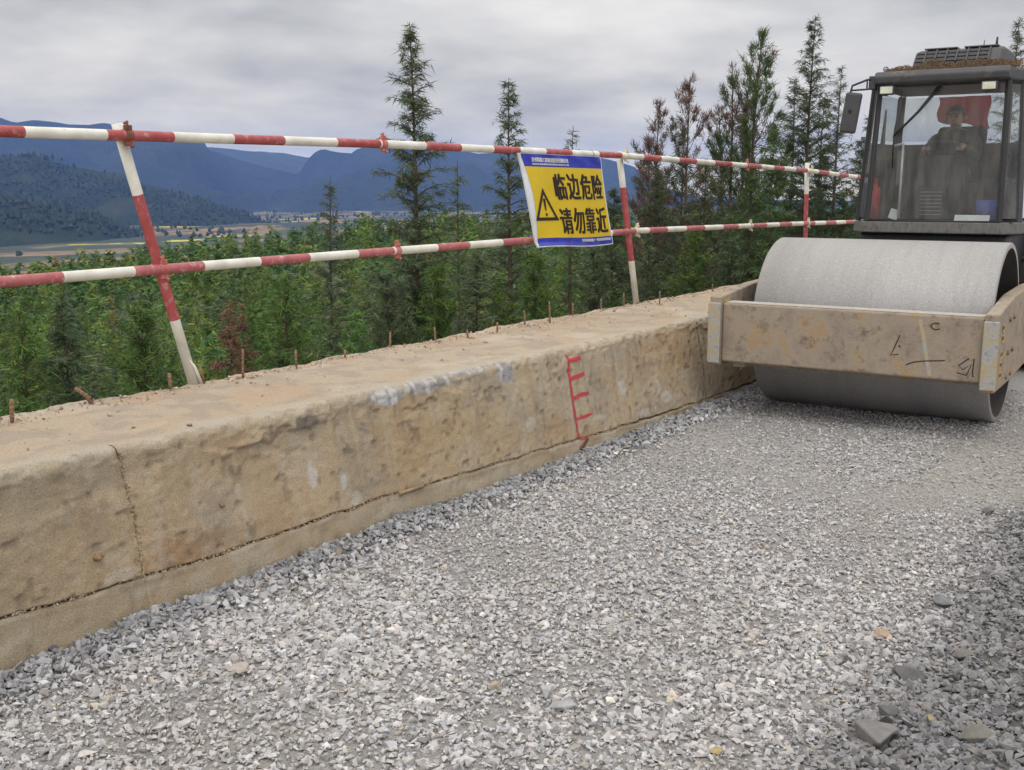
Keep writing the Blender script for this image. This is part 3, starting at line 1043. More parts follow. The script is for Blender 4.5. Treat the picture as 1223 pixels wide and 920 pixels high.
def sgp(u, v_, off=0.0):
    """sign coordinates, u to the right, v downwards -> place"""
    u = np.asarray(u, float); v_ = np.asarray(v_, float)
    a = [np.array(SC[k]) for k in ('tl', 'tr', 'br', 'bl')]
    q = (a[0] * ((1 - u) * (1 - v_))[..., None] + a[1] * (u * (1 - v_))[..., None] + a[2] * (u * v_)[..., None] + a[3] * ((1 - u) * v_)[..., None])
    wav = 0.012 * np.sin(u * 2.6 + v_ * 1.3) + 0.006 * np.sin(u * 9 + v_ * 4) + 0.02 * sstep(0.94, 1.0, v_) * (1 - u) \
        + 0.004 * np.sin(u * 31 + v_ * 17) * sstep(0.86, 1.0, v_) + 0.004 * np.sin(u * 23 - v_ * 30) * (1 - sstep(0.0, 0.16, v_))
    edge = 0.012 * np.sin(u * 5 + 1) * v_ ** 4
    return np.stack([SX + wav + off, q[..., 0], q[..., 1] + edge], -1)


def sgbuild(mb, name, mats):
    o = mb.build(name, mats, None)
    o.data.transform(sg_inv)
    o.parent = sign
    return o


M['sign_white'] = pmat('sign_white', (0.74, 0.76, 0.80), 3, 0.45)
M['sign_yellow'] = pmat('sign_yellow', [(0.3, (0.66, 0.46, 0.015)), (0.7, (0.78, 0.56, 0.02))], 2.5, 0.4)
M['sign_blue'] = pmat('sign_blue', [(0.3, (0.022, 0.028, 0.33)), (0.7, (0.045, 0.06, 0.48))], 5, 0.35, dirt=((0.25, 0.28, 0.5), 0.66, 0.8, 12.0))
M['sign_black'] = pmat('sign_black', (0.022, 0.012, 0.012), 10, 0.5)
ug = np.linspace(0, 1, 61); vg = np.linspace(0, 1, 61)
U, Vv = np.meshgrid(ug, vg, indexing='ij')
front = sgp(U, Vv); back = sgp(U, Vv, -0.016)
m_ = MB()
m_.poly(front.reshape(-1, 3), grid_faces(61, 61).tolist(), 0, True)
m_.poly(back.reshape(-1, 3), [f[::-1] for f in grid_faces(61, 61).tolist()], 0, True)
for side in (0, -1):
    for A, B in ((front[side], back[side]), (front[:, side], back[:, side])):
        q = np.stack([A, B], 1)
        m_.poly(q.reshape(-1, 3), grid_faces(61, 2).tolist(), 0, False)
sgbuild(m_, 'board', M['sign_white'])


def patch(name, mat_, u0, u1, v0, v1, off, nu=48, nv=24):
    m_ = MB()
    u, v_ = np.meshgrid(np.linspace(0, 1, nu), np.linspace(0, 1, nv), indexing='ij')
    V0 = v0(0) if callable(v0) else v0
    vv = (v0(u) if callable(v0) else v0) * (1 - v_) + (v1(u) if callable(v1) else v1) * v_
    uu = (u0(vv) if callable(u0) else u0) * (1 - u) + (u1(vv) if callable(u1) else u1) * u
    m_.poly(sgp(uu, vv, off).reshape(-1, 3), grid_faces(nu, nv).tolist(), 0, True)
    return sgbuild(m_, name, mat_)


lm = lambda v_: 0.018 + 0.045 * np.sin(np.clip(v_, 0, 1) * math.pi) ** 1.2
patch('yellow_field', M['sign_yellow'], lm, 0.985, 0.135, 0.90, 0.0025)
patch('blue_band', M['sign_blue'], lm, 0.988, 0.004, 0.135, 0.0025)
patch('blue_band', M['sign_blue'], lm, 0.988, 0.90, 0.988, 0.0025)


def glyphs(text):
    cu = bpy.data.curves.new('t', 'FONT')
    cu.body = text; cu.resolution_u = 3; cu.fill_mode = 'FRONT'; cu.dimensions = '2D'
    o = bpy.data.objects.new('t', cu); COL.objects.link(o)
    dg = bpy.context.evaluated_depsgraph_get()
    me = bpy.data.meshes.new_from_object(o.evaluated_get(dg))
    vv = np.array([q.co[:] for q in me.vertices]).reshape(-1, 3); ff = [list(q.vertices) for q in me.polygons]
    bpy.data.objects.remove(o); bpy.data.curves.remove(cu); bpy.data.meshes.remove(me)
    return vv, ff


def lettering(name, text, u0, u1, v0, v1, mat_, bold=0.0, off=0.0048):
    m_ = MB()
    vv, ff = glyphs(text)
    if not len(vv):
        return
    lo_, hi_ = vv.min(0), vv.max(0)
    un = (vv[:, 0] - lo_[0]) / (hi_[0] - lo_[0]); vn = 1 - (vv[:, 1] - lo_[1]) / (hi_[1] - lo_[1])
    shifts = [(0, 0)]
    if bold:
        shifts = [(du * bold, dv * bold * 1.2) for du in (-1, 0, 1) for dv in (-0.6, 0.6)]
    for k, (du, dv) in enumerate(shifts):
        P = sgp(u0 + (u1 - u0) * un + du, v0 + (v1 - v0) * vn + dv, off + k * 0.0004)
        m_.poly(P, ff)
    return sgbuild(m_, name, mat_)


row1, row2 = '临边危险', '请勿靠近'
for i, ch in enumerate(row1):
    a = 0.335 + i * 0.160
    lettering('character', ch, a, a + 0.138, 0.205, 0.48, M['sign_black'], 0.0052)
for i, ch in enumerate(row2):
    a = 0.335 + i * 0.160
    lettering('character', ch, a, a + 0.138, 0.575, 0.855, M['sign_black'], 0.0052)
lettering('company_name', '贵州路桥工程集团股份有限公司', 0.115, 0.555, 0.040, 0.086, M['sign_white'], 0.0012)
lettering('company_name', 'GUIZHOU ROAD BRIDGE ENGINEERING GROUP CO., LTD', 0.115, 0.555, 0.099, 0.119, M['sign_white'], 0.0008)
lettering('company_name', '贵州路桥集团第十一项目经理部安全宣', 0.56, 0.965, 0.916, 0.946, M['sign_white'], 0.0010)
# triangle with exclamation mark
m_ = MB()
tri = np.array([(0.183, 0.352), (0.322, 0.708), (0.044, 0.708)]); cen = tri.mean(0)
inn = cen + (tri - cen) * np.array([0.70, 0.70])
ring = []
for k in range(3):
    a, b, c, d = tri[k], tri[(k + 1) % 3], inn[(k + 1) % 3], inn[k]
    t = np.linspace(0, 1, 9)
    o_ = a + (b - a) * t[:, None]; i_ = d + (c - d) * t[:, None]
    V = np.stack([sgp(o_[:, 0], o_[:, 1], 0.0048 + 0.0003 * k), sgp(i_[:, 0], i_[:, 1], 0.0048 + 0.0003 * k)], 1)
    m_.poly(V.reshape(-1, 3), grid_faces(9, 2).tolist())
pts = np.array([(0.166, 0.47), (0.198, 0.47), (0.190, 0.60), (0.176, 0.60)])
m_.poly(sgp(pts[:, 0], pts[:, 1], 0.0048), [(0, 1, 2, 3)])
aa = np.linspace(0, 2 * math.pi, 10)[:-1]
m_.poly(sgp(0.184 + 0.013 * np.cos(aa), 0.642 + 0.020 * np.sin(aa), 0.0048), [list(range(9))])
sgbuild(m_, 'warning_triangle', M['sign_black'])
# wire ties
for u in (0.05, 0.95):
    for v_, L in ((0.02, TOPL), (0.985, MIDL)):
        m_ = MB()
        q = sgp(np.array(u), np.array(v_), 0.004)
        zc = float(zline(L, q[1]))
        pts = [(RX + 0.035 * math.cos(a), q[1] + 0.004 * math.sin(a * 0.5), zc + 0.035 * math.sin(a)) for a in np.linspace(0, 2 * math.pi, 13)[:-1]]
        m_.tube(pts, 0.0022, 5, closed=True)
        m_.tube([(RX + 0.034, q[1], zc), tuple(q)], 0.0022, 5)
        sgbuild(m_, 'wire_tie', M['rust'])

# ================================================================== HILLSIDE, VALLEY, MOUNTAINS
def az_of(px):
    d = ray(px, 232.0)
    return math.atan2(d[0], d[1])


def hill_z(x, y):
    x = np.asarray(x, float); y = np.asarray(y, float)
    q = np.maximum(-5.25 - x, 0); r = np.hypot(x, y); az = np.arctan2(x, y)
    k = np.clip(0.0106 - (az + 0.74) * 0.131, 0.0, 0.06)
    z = -0.55 - 5.0 * (1 - np.exp(-q / 7.0)) - r * k * sstep(4, 20, q)
    z = z + (fbm(x * 0.08, y * 0.08, 201, 3) - 0.5) * 2.0 * sstep(2, 20, q)
    return z - sstep(190, 520, r) * 75 * sstep(5, 60, q)


rr = np.geomspace(5.0, 700, 110)
aa = np.linspace(-2.4, 0.12, 150)
Rg, Ag = np.meshgrid(rr, aa, indexing='ij')
hx, hy = Rg * np.sin(Ag), Rg * np.cos(Ag)
hx = np.minimum(hx, -5.22)
hz = hill_z(hx, hy)
M['hill'] = pmat('undergrowth_floor', [(0.3, (0.020, 0.032, 0.014)), (0.55, (0.045, 0.062, 0.024)), (0.8, (0.075, 0.070, 0.038))], scale=0.6, rough=1.0, bump=1.0, bscale=3)
o = link_mesh('hillside', np_mesh('hillside', np.stack([hx, hy, hz], -1).reshape(-1, 3), grid_faces(110, 150), True), M['hill'])
tag(o, kind='structure')

# valley floor with fields
rr = np.geomspace(260, 5200, 130)
aa = np.linspace(-2.3, 1.2, 190)
Rg, Ag = np.meshgrid(rr, aa, indexing='ij')
vx, vy = Rg * np.sin(Ag), Rg * np.cos(Ag)
vz = -38 - Rg * 0.006 + (fbm(vx / 260, vy / 260, 210, 4) - 0.5) * 22 * sstep(500, 1100, Rg) - 22 * (1 - sstep(300, 800, Rg))
fm = bpy.data.materials.new('valley_fields'); fm.use_nodes = True
nt = fm.node_tree; b = nt.nodes['Principled BSDF']; b.inputs['Roughness'].default_value = 1.0
tc = nd(nt, 'ShaderNodeTexCoord'); mp = nd(nt, 'ShaderNodeMapping')
mp.inputs['Rotation'].default_value = (0, 0, 0.9); mp.inputs['Scale'].default_value = (1 / 38, 1 / 110, 0.0)
lk(nt, tc.outputs['Object'], mp.inputs[0])
vo = nd(nt, 'ShaderNodeTexVoronoi'); vo.inputs['Scale'].default_value = 1.0
lk(nt, mp.outputs[0], vo.inputs['Vector'])
sp_ = nd(nt, 'ShaderNodeSeparateColor'); lk(nt, vo.outputs['Color'], sp_.inputs[0])
fcol = ramp(nt, sp_.outputs[0], [(0.0, (0.035, 0.048, 0.024)), (0.18, (0.20, 0.13, 0.065)), (0.42, (0.09, 0.10, 0.035)), (0.54, (0.27, 0.18, 0.09)), (0.72, (0.05, 0.07, 0.03)), (0.84, (0.55, 0.50, 0.05)), (0.91, (0.17, 0.12, 0.06))])
fcol_node = fcol.node; fcol_node.color_ramp.interpolation = 'CONSTANT'
nf = noise_node(nt, 0.009, 7, 0.7)
ff_ = ramp(nt, nf.outputs[0], [(0.47, (0, 0, 0)), (0.53, (1, 1, 1))])
mx = nd(nt, 'ShaderNodeMixRGB'); lk(nt, ff_, mx.inputs[0]); lk(nt, fcol, mx.inputs[1]); mx.inputs[2].default_value = (0.028, 0.042, 0.024, 1)
lk(nt, mx.outputs[0], b.inputs['Base Color'])
o = link_mesh('valley_floor', np_mesh('valley_floor', np.stack([vx, vy, vz], -1).reshape(-1, 3), grid_faces(130, 190), True), fm)
tag(o, kind='structure')


def ridge(name, dist, prof, base_z, width, mat_, rough_px, seed, relief, power=0.9):
    px = np.linspace(-520, 1500, 330)
    pp = np.array(prof, float)
    pk = np.interp(px, pp[:, 0], pp[:, 1])
    pk = pk - (fbm(px / 42.0, px * 0, seed, 3) - 0.5) * rough_px * 2.5 - (fbm(px / 7.0, px * 0, seed + 5, 3) - 0.5) * rough_px
    C_ = np.array([at(a, b_, dist) for a, b_ in zip(px, pk)])
    az = np.arctan2(C_[:, 0], C_[:, 1])
    u = np.concatenate([-np.linspace(1, 0, 56) ** 1.3, np.linspace(0, 1, 8)[1:]])
    r_ = dist + u[None] * width + 0 * az[:, None]
    X, Y = r_ * np.sin(az)[:, None], r_ * np.cos(az)[:, None]
    s = (1 - np.abs(u)) ** power
    Z = base_z + (C_[:, 2] - base_z)[:, None] * s[None]
    k = np.abs(u) * (1 - np.abs(u)) * 4
    n_ = np.abs(fbm(X / relief / 6, Y / relief / 6, seed + 9, 4) - 0.5) * 2
    cl_ = sstep(0.55, 0.62, fbm(X / 420, Y / 420, seed + 21, 3)) * relief * 0.35
    Z = Z - k[None] * n_ * relief * 1.6 + k[None] * cl_ + k[None] * (fbm(X / relief, Y / relief, seed + 13, 3) - 0.5) * relief * 0.5
    o = link_mesh(name, np_mesh(name, np.stack([X, Y, Z], -1).reshape(-1, 3), grid_faces(*X.shape), True), mat_)
    tag(o, kind='structure')
    return X, Y, Z, u


def mountain_mat(name, sc, cols, bsc, bd):
    m = pmat(name, cols, scale=sc, rough=1.0, detail=8, spec=0.1)
    nt = m.node_tree; b = nt.nodes['Principled BSDF']
    n3 = noise_node(nt, bsc, 6, 0.7)
    bp_ = nd(nt, 'ShaderNodeBump'); bp_.inputs['Strength'].default_value = 1.0; bp_.inputs['Distance'].default_value = bd
    lk(nt, n3.outputs[0], bp_.inputs['Height']); lk(nt, bp_.outputs[0], b.inputs['Normal'])
    return m


MM1 = mountain_mat('forested_ridge', 0.012, [(0.30, (0.016, 0.028, 0.016)), (0.52, (0.032, 0.048, 0.024)), (0.66, (0.055, 0.065, 0.032)), (0.80, (0.13, 0.10, 0.06))], 0.06, 12)
MM2 = mountain_mat('far_mountain', 0.004, [(0.30, (0.018, 0.026, 0.020)), (0.58, (0.038, 0.048, 0.030)), (0.70, (0.075, 0.075, 0.05)), (0.80, (0.24, 0.20, 0.16))], 0.012, 60)
MM3 = mountain_mat('plateau', 0.003, [(0.35, (0.04, 0.055, 0.035)), (0.60, (0.08, 0.085, 0.06)), (0.68, (0.5, 0.48, 0.45)), (0.74, (0.10, 0.10, 0.07))], 0.02, 20)

HG = ridge('wooded_hill', 1950, [(-520, 196), (-200, 180), (0, 186), (33, 185), (49, 187), (70, 195), (98, 200), (121, 207), (142, 207), (173, 219), (196, 226),
      (218, 231), (257, 245), (291, 254), (320, 266), (420, 285), (1500, 300)], -58, 380, MM1, 2.0, 301, 26)
ridge('blue_mountain', 3900, [(-520, 140), (-100, 150), (0, 153), (100, 153), (180, 156), (225, 163), (243, 167), (249, 180), (262, 188), (272, 193), (280, 205), (290, 213),
      (305, 222), (330, 243), (420, 270), (1500, 290)], -90, 900, MM2, 1.6, 331, 110)
ridge('back_hills', 4400, [(-520, 146), (-60, 140), (0, 141), (18, 147), (40, 144), (62, 146), (82, 149), (105, 150), (120, 148), (133, 149), (146, 157), (220, 170), (300, 195), (420, 225), (1500, 265)], -75, 700, MM2, 1.2, 352, 50)
ridge('table_mountain', 4500, [(-520, 260), (240, 240), (296, 219), (314, 211), (328, 209), (346, 210), (358, 206), (364, 196), (371, 187), (380, 180), (388, 179), (399, 182), (419, 183),
      (425, 179), (436, 175), (478, 177), (517, 177), (550, 179), (573, 184), (593, 182), (660, 186), (720, 189), (755, 198), (790, 222), (850, 245), (1000, 258), (1500, 262)], -85, 1400, MM2, 1.0, 371, 120, 0.8)
ridge('far_plateau', 5600, [(-520, 170), (200, 174), (255, 176), (300, 181), (340, 183), (367, 188), (640, 192), (730, 205), (800, 235), (1500, 262)], -60, 1500, MM3, 0.8, 391, 40, 0.6)

SG = ridge('wooded_spur', 1330, [(-520, 226), (-200, 236), (0, 236), (40, 241), (75, 249), (110, 259), (140, 271), (170, 286), (210, 300), (1500, 330)], -52, 210, MM1, 1.5, 411, 14)
# trees standing on the wooded hill and in clumps over the valley floor
wr = np.random.default_rng(9)
ti = wr.integers(35, 195, 8000); tj = wr.integers(3, 62, 8000)
hx_, hy_, hz_ = HG[0][ti, tj], HG[1][ti, tj], HG[2][ti, tj]
hx_ = hx_ + wr.normal(0, 8, len(hx_)); hy_ = hy_ + wr.normal(0, 8, len(hy_))
k_ = fbm(hx_ / 90, hy_ / 90, 220, 3) > 0.40
A_ = np.stack([hx_, hy_, hz_], 1)[k_]
ti = wr.integers(35, 126, 3000); tj = wr.integers(14, 62, 3000)
A_ = np.concatenate([A_, np.stack([SG[0][ti, tj] + wr.normal(0, 5, 3000), SG[1][ti, tj] + wr.normal(0, 5, 3000), SG[2][ti, tj]], 1)])
vi = wr.integers(25, 106, 14000); vj = wr.integers(30, 140, 14000)
B_ = np.stack([vx[vi, vj] + wr.normal(0, 12, 14000), vy[vi, vj] + wr.normal(0, 12, 14000), vz[vi, vj]], 1)
B_ = B_[(fbm(B_[:, 0] / 130, B_[:, 1] / 130, 221, 3) > 0.48) & (np.hypot(B_[:, 0], B_[:, 1]) > 850)]
P_ = np.concatenate([A_, B_])
n_ = len(P_)
rad_ = wr.uniform(1.3, 3.3, n_); ht_ = wr.uniform(3.5, 8.0, n_)
an_ = np.arange(5) * 2 * np.pi / 5
ringv = np.stack([np.cos(an_), np.sin(an_)], 1)
V_ = np.zeros((n_, 7, 3))
V_[:, :5, :2] = P_[:, None, :2] + ringv[None] * rad_[:, None, None] * wr.uniform(0.7, 1.2, (n_, 5, 1))
V_[:, :5, 2] = P_[:, 2:3] + ht_[:, None] * wr.uniform(0.2, 0.5, (n_, 5))
V_[:, 5] = P_ + np.stack([0 * ht_, 0 * ht_, ht_], 1)
V_[:, 6] = P_ - np.array([0, 0, 2.0])
F1 = np.array([[k, (k + 1) % 5, 5] for k in range(5)] + [[(k + 1) % 5, k, 6] for k in range(5)])
F_ = (F1[None] + (np.arange(n_) * 7)[:, None, None]).reshape(-1, 3)
C_ = np.array([0.034, 0.052, 0.026]) * wr.uniform(0.5, 1.7, (n_, 1)) * (1 + wr.normal(0, 0.12, (n_, 1)) * np.array([1, 0, 0]))
o = link_mesh('valley_trees', np_mesh('valley_trees', V_.reshape(-1, 3), F_, False, np.repeat(np.clip(C_, 0.005, 0.2), 7, 0)), M['leaf'])
tag(o, 'far dark trees covering the wooded hill and dotting the valley fields', 'trees', kind='stuff')

# the air between: one even box of haze round everything
hb = MB(); hb.mm((-6800, -3000, -260), (6800, 7200, 335))
hm = bpy.data.materials.new('haze'); hm.use_nodes = True
nt = hm.node_tree; nt.nodes.clear()
out = nd(nt, 'ShaderNodeOutputMaterial'); pv = nd(nt, 'ShaderNodeVolumePrincipled')
pv.inputs['Color'].default_value = (0.23, 0.41, 0.98, 1)
pv.inputs['Density'].default_value = 0.00016
pv.inputs['Anisotropy'].default_value = 0.0
lk(nt, pv.outputs[0], out.inputs['Volume'])
o = hb.build('haze', hm)
tag(o, 'pale blue haze lying in the valley and over the mountains', 'haze', kind='stuff')


# ================================================================== TREES
def tree_parts(seed, H, Rb, nb, ns, blade, style='cypress', col=(0.05, 0.085, 0.034), brown=0.0, bare=0.06, fat=0.11, lean=0.0, slope=0.36):
    """returns (trunk verts, faces, tint), (crown verts, faces, tint)"""
    r = np.random.default_rng(seed)
    swx, swy = r.normal(0, 0.03, 2) * H
    def axis(t):
        return np.stack([swx * np.sin(t * 2.4) + lean * H * t, swy * np.sin(t * 1.9), t * H], -1)
    TV, TF, TC = [], [], []
    def add_tube(pts, rads, n, c):
        b = sum(len(q) for q in TV)
        ang = np.arange(n) * 2 * np.pi / n
        d = pts[-1] - pts[0]; d = d / (np.linalg.norm(d) + 1e-9)
        ref = np.array([0, 0, 1.0]) if abs(d[2]) < 0.8 else np.array([1.0, 0, 0])
        u = np.cross(d, ref); u /= np.linalg.norm(u); w = np.cross(d, u)
        vv = pts[:, None] + rads[:, None, None] * (np.cos(ang)[None, :, None] * u + np.sin(ang)[None, :, None] * w)
        TV.append(vv.reshape(-1, 3)); TC.append(np.tile(np.array(c), (len(pts) * n, 1)))
        for i in range(len(pts) - 1):
            k = np.arange(n); k2 = (k + 1) % n
            TF.append(np.stack([b + i * n + k, b + i * n + k2, b + (i + 1) * n + k2, b + (i + 1) * n + k], 1))
    tt = np.linspace(-0.06, 1, 9)
    add_tube(axis(tt), (0.0095 * H + 0.004) * (1 - np.clip(tt, 0, 1) * 0.93), 6, (0.10, 0.075, 0.055))
    t = np.linspace(bare, 0.985, nb) + r.normal(0, 0.01, nb); t = np.clip(t, 0.02, 0.99)
    if style == 'cypress':
        prof = np.tanh(slope * (1 - t) * H / Rb); el0, el1, droop = 0.25, 0.85, 0.32
    elif style == 'pine':
        prof = np.tanh(slope * 1.25 * (1 - t) * H / Rb); el0, el1, droop = 0.40, 0.95, -0.35
    else:
        prof = (1 - t) ** 0.6 * (0.6 + 0.4 * sstep(0, 0.3, t)); el0, el1, droop = 0.35, 1.0, 0.15
    L = Rb * prof * r.uniform(0.5, 1.2, nb) + 0.04 * Rb
    az = np.arange(nb) * 2.399 + r.normal(0, 0.5, nb)
    el = el0 + (el1 - el0) * t ** 1.3 + r.normal(0, 0.16, nb)
    D = np.stack([np.cos(az) * np.cos(el), np.sin(az) * np.cos(el), np.sin(el)], -1)
    B0 = axis(t)
    s4 = np.linspace(0, 1, 4)
    for i in range(nb):
        pts = B0[i] + L[i] * s4[:, None] * D[i] + np.array([0, 0, 1.0]) * (-droop * L[i] * s4[:, None] ** 2)
        add_tube(pts, (0.004 + 0.010 * L[i]) * (1 - 0.8 * s4), 3, (0.085, 0.065, 0.048))
    # sprays
    cnt = np.maximum(2, (ns * (0.2 + 0.8 * L / Rb) * r.uniform(0.6, 1.3, nb)).astype(int))
    bi = np.repeat(np.arange(nb), cnt); m = len(bi)
    s = r.random(m) ** 0.85
    if style == 'pine':
        s = np.clip(1 - r.random(m) ** 2.2 * 0.6, 0, 1)
    pos = B0[bi] + (L[bi] * s)[:, None] * D[bi]
    pos[:, 2] -= droop * L[bi] * s ** 2
    lat = np.stack([-np.sin(az[bi]), np.cos(az[bi]), 0 * s], -1) * np.where(r.random(m) < 0.5, 1, -1)[:, None]
    tan = D[bi].copy(); tan[:, 2] -= 2 * droop * s
    if style == 'pine':
        sd_ = tan * 0.5 + r.normal(0, 0.35, (m, 3)) + np.array([0, 0, 0.75])
        nbld, spread, wid = 7, 0.42, 0.085
    elif style == 'cypress':
        sd_ = tan * 0.65 + lat * r.uniform(0.2, 0.9, (m, 1)) + np.array([0, 0, -0.22]) + r.normal(0, 0.22, (m, 3))
        nbld, spread, wid = 4, 0.42, fat
    else:
        sd_ = tan * 0.4 + lat * r.uniform(0.1, 0.8, (m, 1)) + r.normal(0, 0.45, (m, 3)) + np.array([0, 0, 0.15])
        nbld, spread, wid = 5, 0.6, fat * 1.05
    sd_ /= np.linalg.norm(sd_, axis=1)[:, None]
    M_ = m * nbld
    pi = np.repeat(np.arange(m), nbld)
    d = sd_[pi] + r.normal(0, spread, (M_, 3)); d /= np.linalg.norm(d, axis=1)[:, None]
    w = np.cross(d, r.normal(0, 1, (M_, 3))); w /= np.linalg.norm(w, axis=1)[:, None] + 1e-9
    ln = blade * r.uniform(0.55, 1.25, M_)
    p0 = pos[pi] + r.normal(0, blade * 0.18, (M_, 3))
    hw_ = (ln * wid * r.uniform(0.7, 1.3, M_))[:, None] * 0.5
    tip = p0 + d * ln[:, None]; tip[:, 2] -= ln * 0.12
    CV = np.stack([p0 - w * hw_, p0 + w * hw_, tip], 1).reshape(-1, 3)
    k = np.arange(M_) * 3
    CF = np.stack([k, k + 1, k + 2], 1)
    hue = r.normal(0, 1, m)
    c = np.array(col)[None] * (1.55 if col not in (CYG, GRN, YGR) else 1.0) * (1 + 0.22 * r.normal(0, 1, (m, 1)))
    c = c * (1 + hue[:, None] * np.array([0.16, 0.03, -0.05]))
    c = np.clip(c, 0.006, 0.6)
    if brown > 0:
        bb = (fbm(pos[:, 0] * 1.6 + seed, pos[:, 2] * 1.3 + pos[:, 1], seed, 2) + 0.15 * (pos[:, 2] / H)) > (1.05 - brown)
        c[bb] = np.array([0.145, 0.090, 0.066]) * r.uniform(0.5, 1.5, (bb.sum(), 1))
    CC = np.repeat(c[pi], 3, 0)
    return (np.concatenate(TV), np.concatenate(TF), np.concatenate(TC)), (CV, CF, CC)


M['wood'] = tint_mat('twig_bark', rough=0.95, var=0.3, vscale=20, bump=0.0)


def mesh_pair(name, *a, **k):
    T, C_ = tree_parts(*a, **k)
    return (np_mesh(name + '_trunk', T[0], T[1], True, T[2]), np_mesh(name + '_crown', C_[0], C_[1], False, C_[2]))


def plant_tree(name, loc, meshes, scale, rz, label, cat='tree', group=None):
    o = empty(name, tuple(loc), rz)
    o.scale = scale if isinstance(scale, tuple) else (scale,) * 3
    for nm, me, mt in (('trunk', meshes[0], M['wood']), ('crown', meshes[1], M['leaf'])):
        if not len(me.materials):
            me.materials.append(mt)
        c = bpy.data.objects.new(nm, me); COL.objects.link(c); c.parent = o
    return tag(o, label, cat, group)


def spot(px, dist):
    a = az_of(px)
    x, y = dist * math.sin(a), dist * math.cos(a)
    return np.array([x, y, float(hill_z(np.array([x]), np.array([y]))[0])])


CYG = (0.112, 0.142, 0.076)      # grey green cypress
GRN = (0.104, 0.172, 0.042)
YGR = (0.150, 0.210, 0.046)


def lone(name, px, top, dist, wpx, label, seed, **k):
    """a tree of its own: trunk base on the slope, top reaching the given height in the picture"""
    B = spot(px, dist)
    ztop = at(px, top, dist)[2]
    H = ztop - B[2]
    Rb = 1.12 * wpx / 2 * dist / FPX
    k.setdefault('col', CYG)
    nb = int(k.pop('nb', 95) * (1.25 if k.get('style') == 'pine' else 2.0)); ns = int(k.pop('ns', 24) * 1.0); bl = k.pop('blade', 0.115); gp = k.pop('group', None)
    me = mesh_pair(name, seed, H, Rb, nb, ns, bl, **k)
    return plant_tree(name, B, me, 1.0, 0.0, label, 'tree', gp)


lone('cypress_tree', 485, 28, 14, 122, 'tall slender grey green cypress rising well above the railing, nearest of all', 1001, nb=120, ns=27)
lone('cypress_tree', 620, 95, 16.5, 104, 'thin cypress half hidden behind the yellow sign', 1002, nb=100, ns=22)
lone('young_cypress', 403, 212, 16, 88, 'small feathery cypress left of the tall slender cypress, against the blue mountain', 1003, nb=60, ns=20)
lone('young_cypress', 547, 192, 18, 74, 'small sparse cypress between the two tall ones left of the sign', 1004, nb=55, ns=14, blade=0.12)
lone('sapling', 690, 150, 17, 62, 'twiggy sapling top poking out above the yellow sign', 1005, nb=46, ns=9, style='cypress', blade=0.12)
lone('pine_tree', 775, 168, 21, 92, 'low pine with brown tips just right of the middle post', 1006, nb=55, ns=22, style='pine', col=(0.062, 0.070, 0.040), brown=0.46, blade=0.15)
lone('pine_tree', 800, 120, 22, 80, 'pine with reddish dying tips, second of the pine clump from the left', 1007, nb=55, ns=20, style='pine', col=(0.055, 0.062, 0.038), brown=0.46, blade=0.15)
lone('pine_tree', 829, 92, 21, 84, 'dark thin pine in the middle of the brown tipped clump', 1008, nb=58, ns=22, style='pine', col=(0.050, 0.062, 0.034), brown=0.40, blade=0.15)
lone('dying_pine', 858, 78, 22, 100, 'bare branched pine with the reddest dead tufts', 1009, nb=60, ns=10, style='pine', col=(0.06, 0.066, 0.042), brown=0.52, blade=0.15)
lone('pine_tree', 915, 36, 22, 122, 'tall bright green pine with upright candles left of the tallest dark cypress', 1010, nb=80, ns=30, style='pine', col=(0.055, 0.085, 0.030), brown=0.28, blade=0.17)
lone('cypress_tree', 968, 18, 22, 128, 'tallest dark cypress in the group beside the roller cab', 1011, nb=120, ns=30, col=(0.045, 0.064, 0.034))
lone('cypress_tree', 1001, 78, 24, 96, 'loose drooping cypress between the tallest one and the cab mirror', 1012, nb=80, ns=18, col=(0.05, 0.066, 0.036))
lone('cypress_tree', 1030, 140, 26, 90, 'short dense cypress right behind the cab mirror', 1013, nb=70, ns=26, col=(0.04, 0.060, 0.028))
lone('distant_tree', 1207, 22, 34, 84, 'thin tree top showing behind the right end of the cab roof', 1014, nb=70, ns=18, col=(0.05, 0.062, 0.036), blade=0.18)
lone('broad_cypress', 935, 150, 21, 150, 'broad green cypress filling the space under the bright green pine', 1015, nb=80, ns=34, col=(0.058, 0.092, 0.030))
lone('broad_cypress', 985, 175, 24.0, 130, 'broad dark cypress bush against the left edge of the cab', 1016, nb=80, ns=34, col=(0.042, 0.070, 0.026))
lone('young_cypress', 85, 345, 11.5, 96, 'pale grey green young cypress below the left end of the railing', 1017, nb=70, ns=26, col=(0.070, 0.098, 0.052), blade=0.11)
lone('dead_bush', 250, 362, 12.5, 34, 'left of two reddish brown dead saplings in the green stand', 1018, nb=26, ns=22, style='cypress', col=(0.15, 0.080, 0.056), blade=0.11, group='dead saplings')
lone('dead_bush', 285, 366, 12.8, 32, 'right of two reddish brown dead saplings in the green stand', 1019, nb=26, ns=20, style='cypress', col=(0.13, 0.070, 0.052), blade=0.11, group='dead saplings')

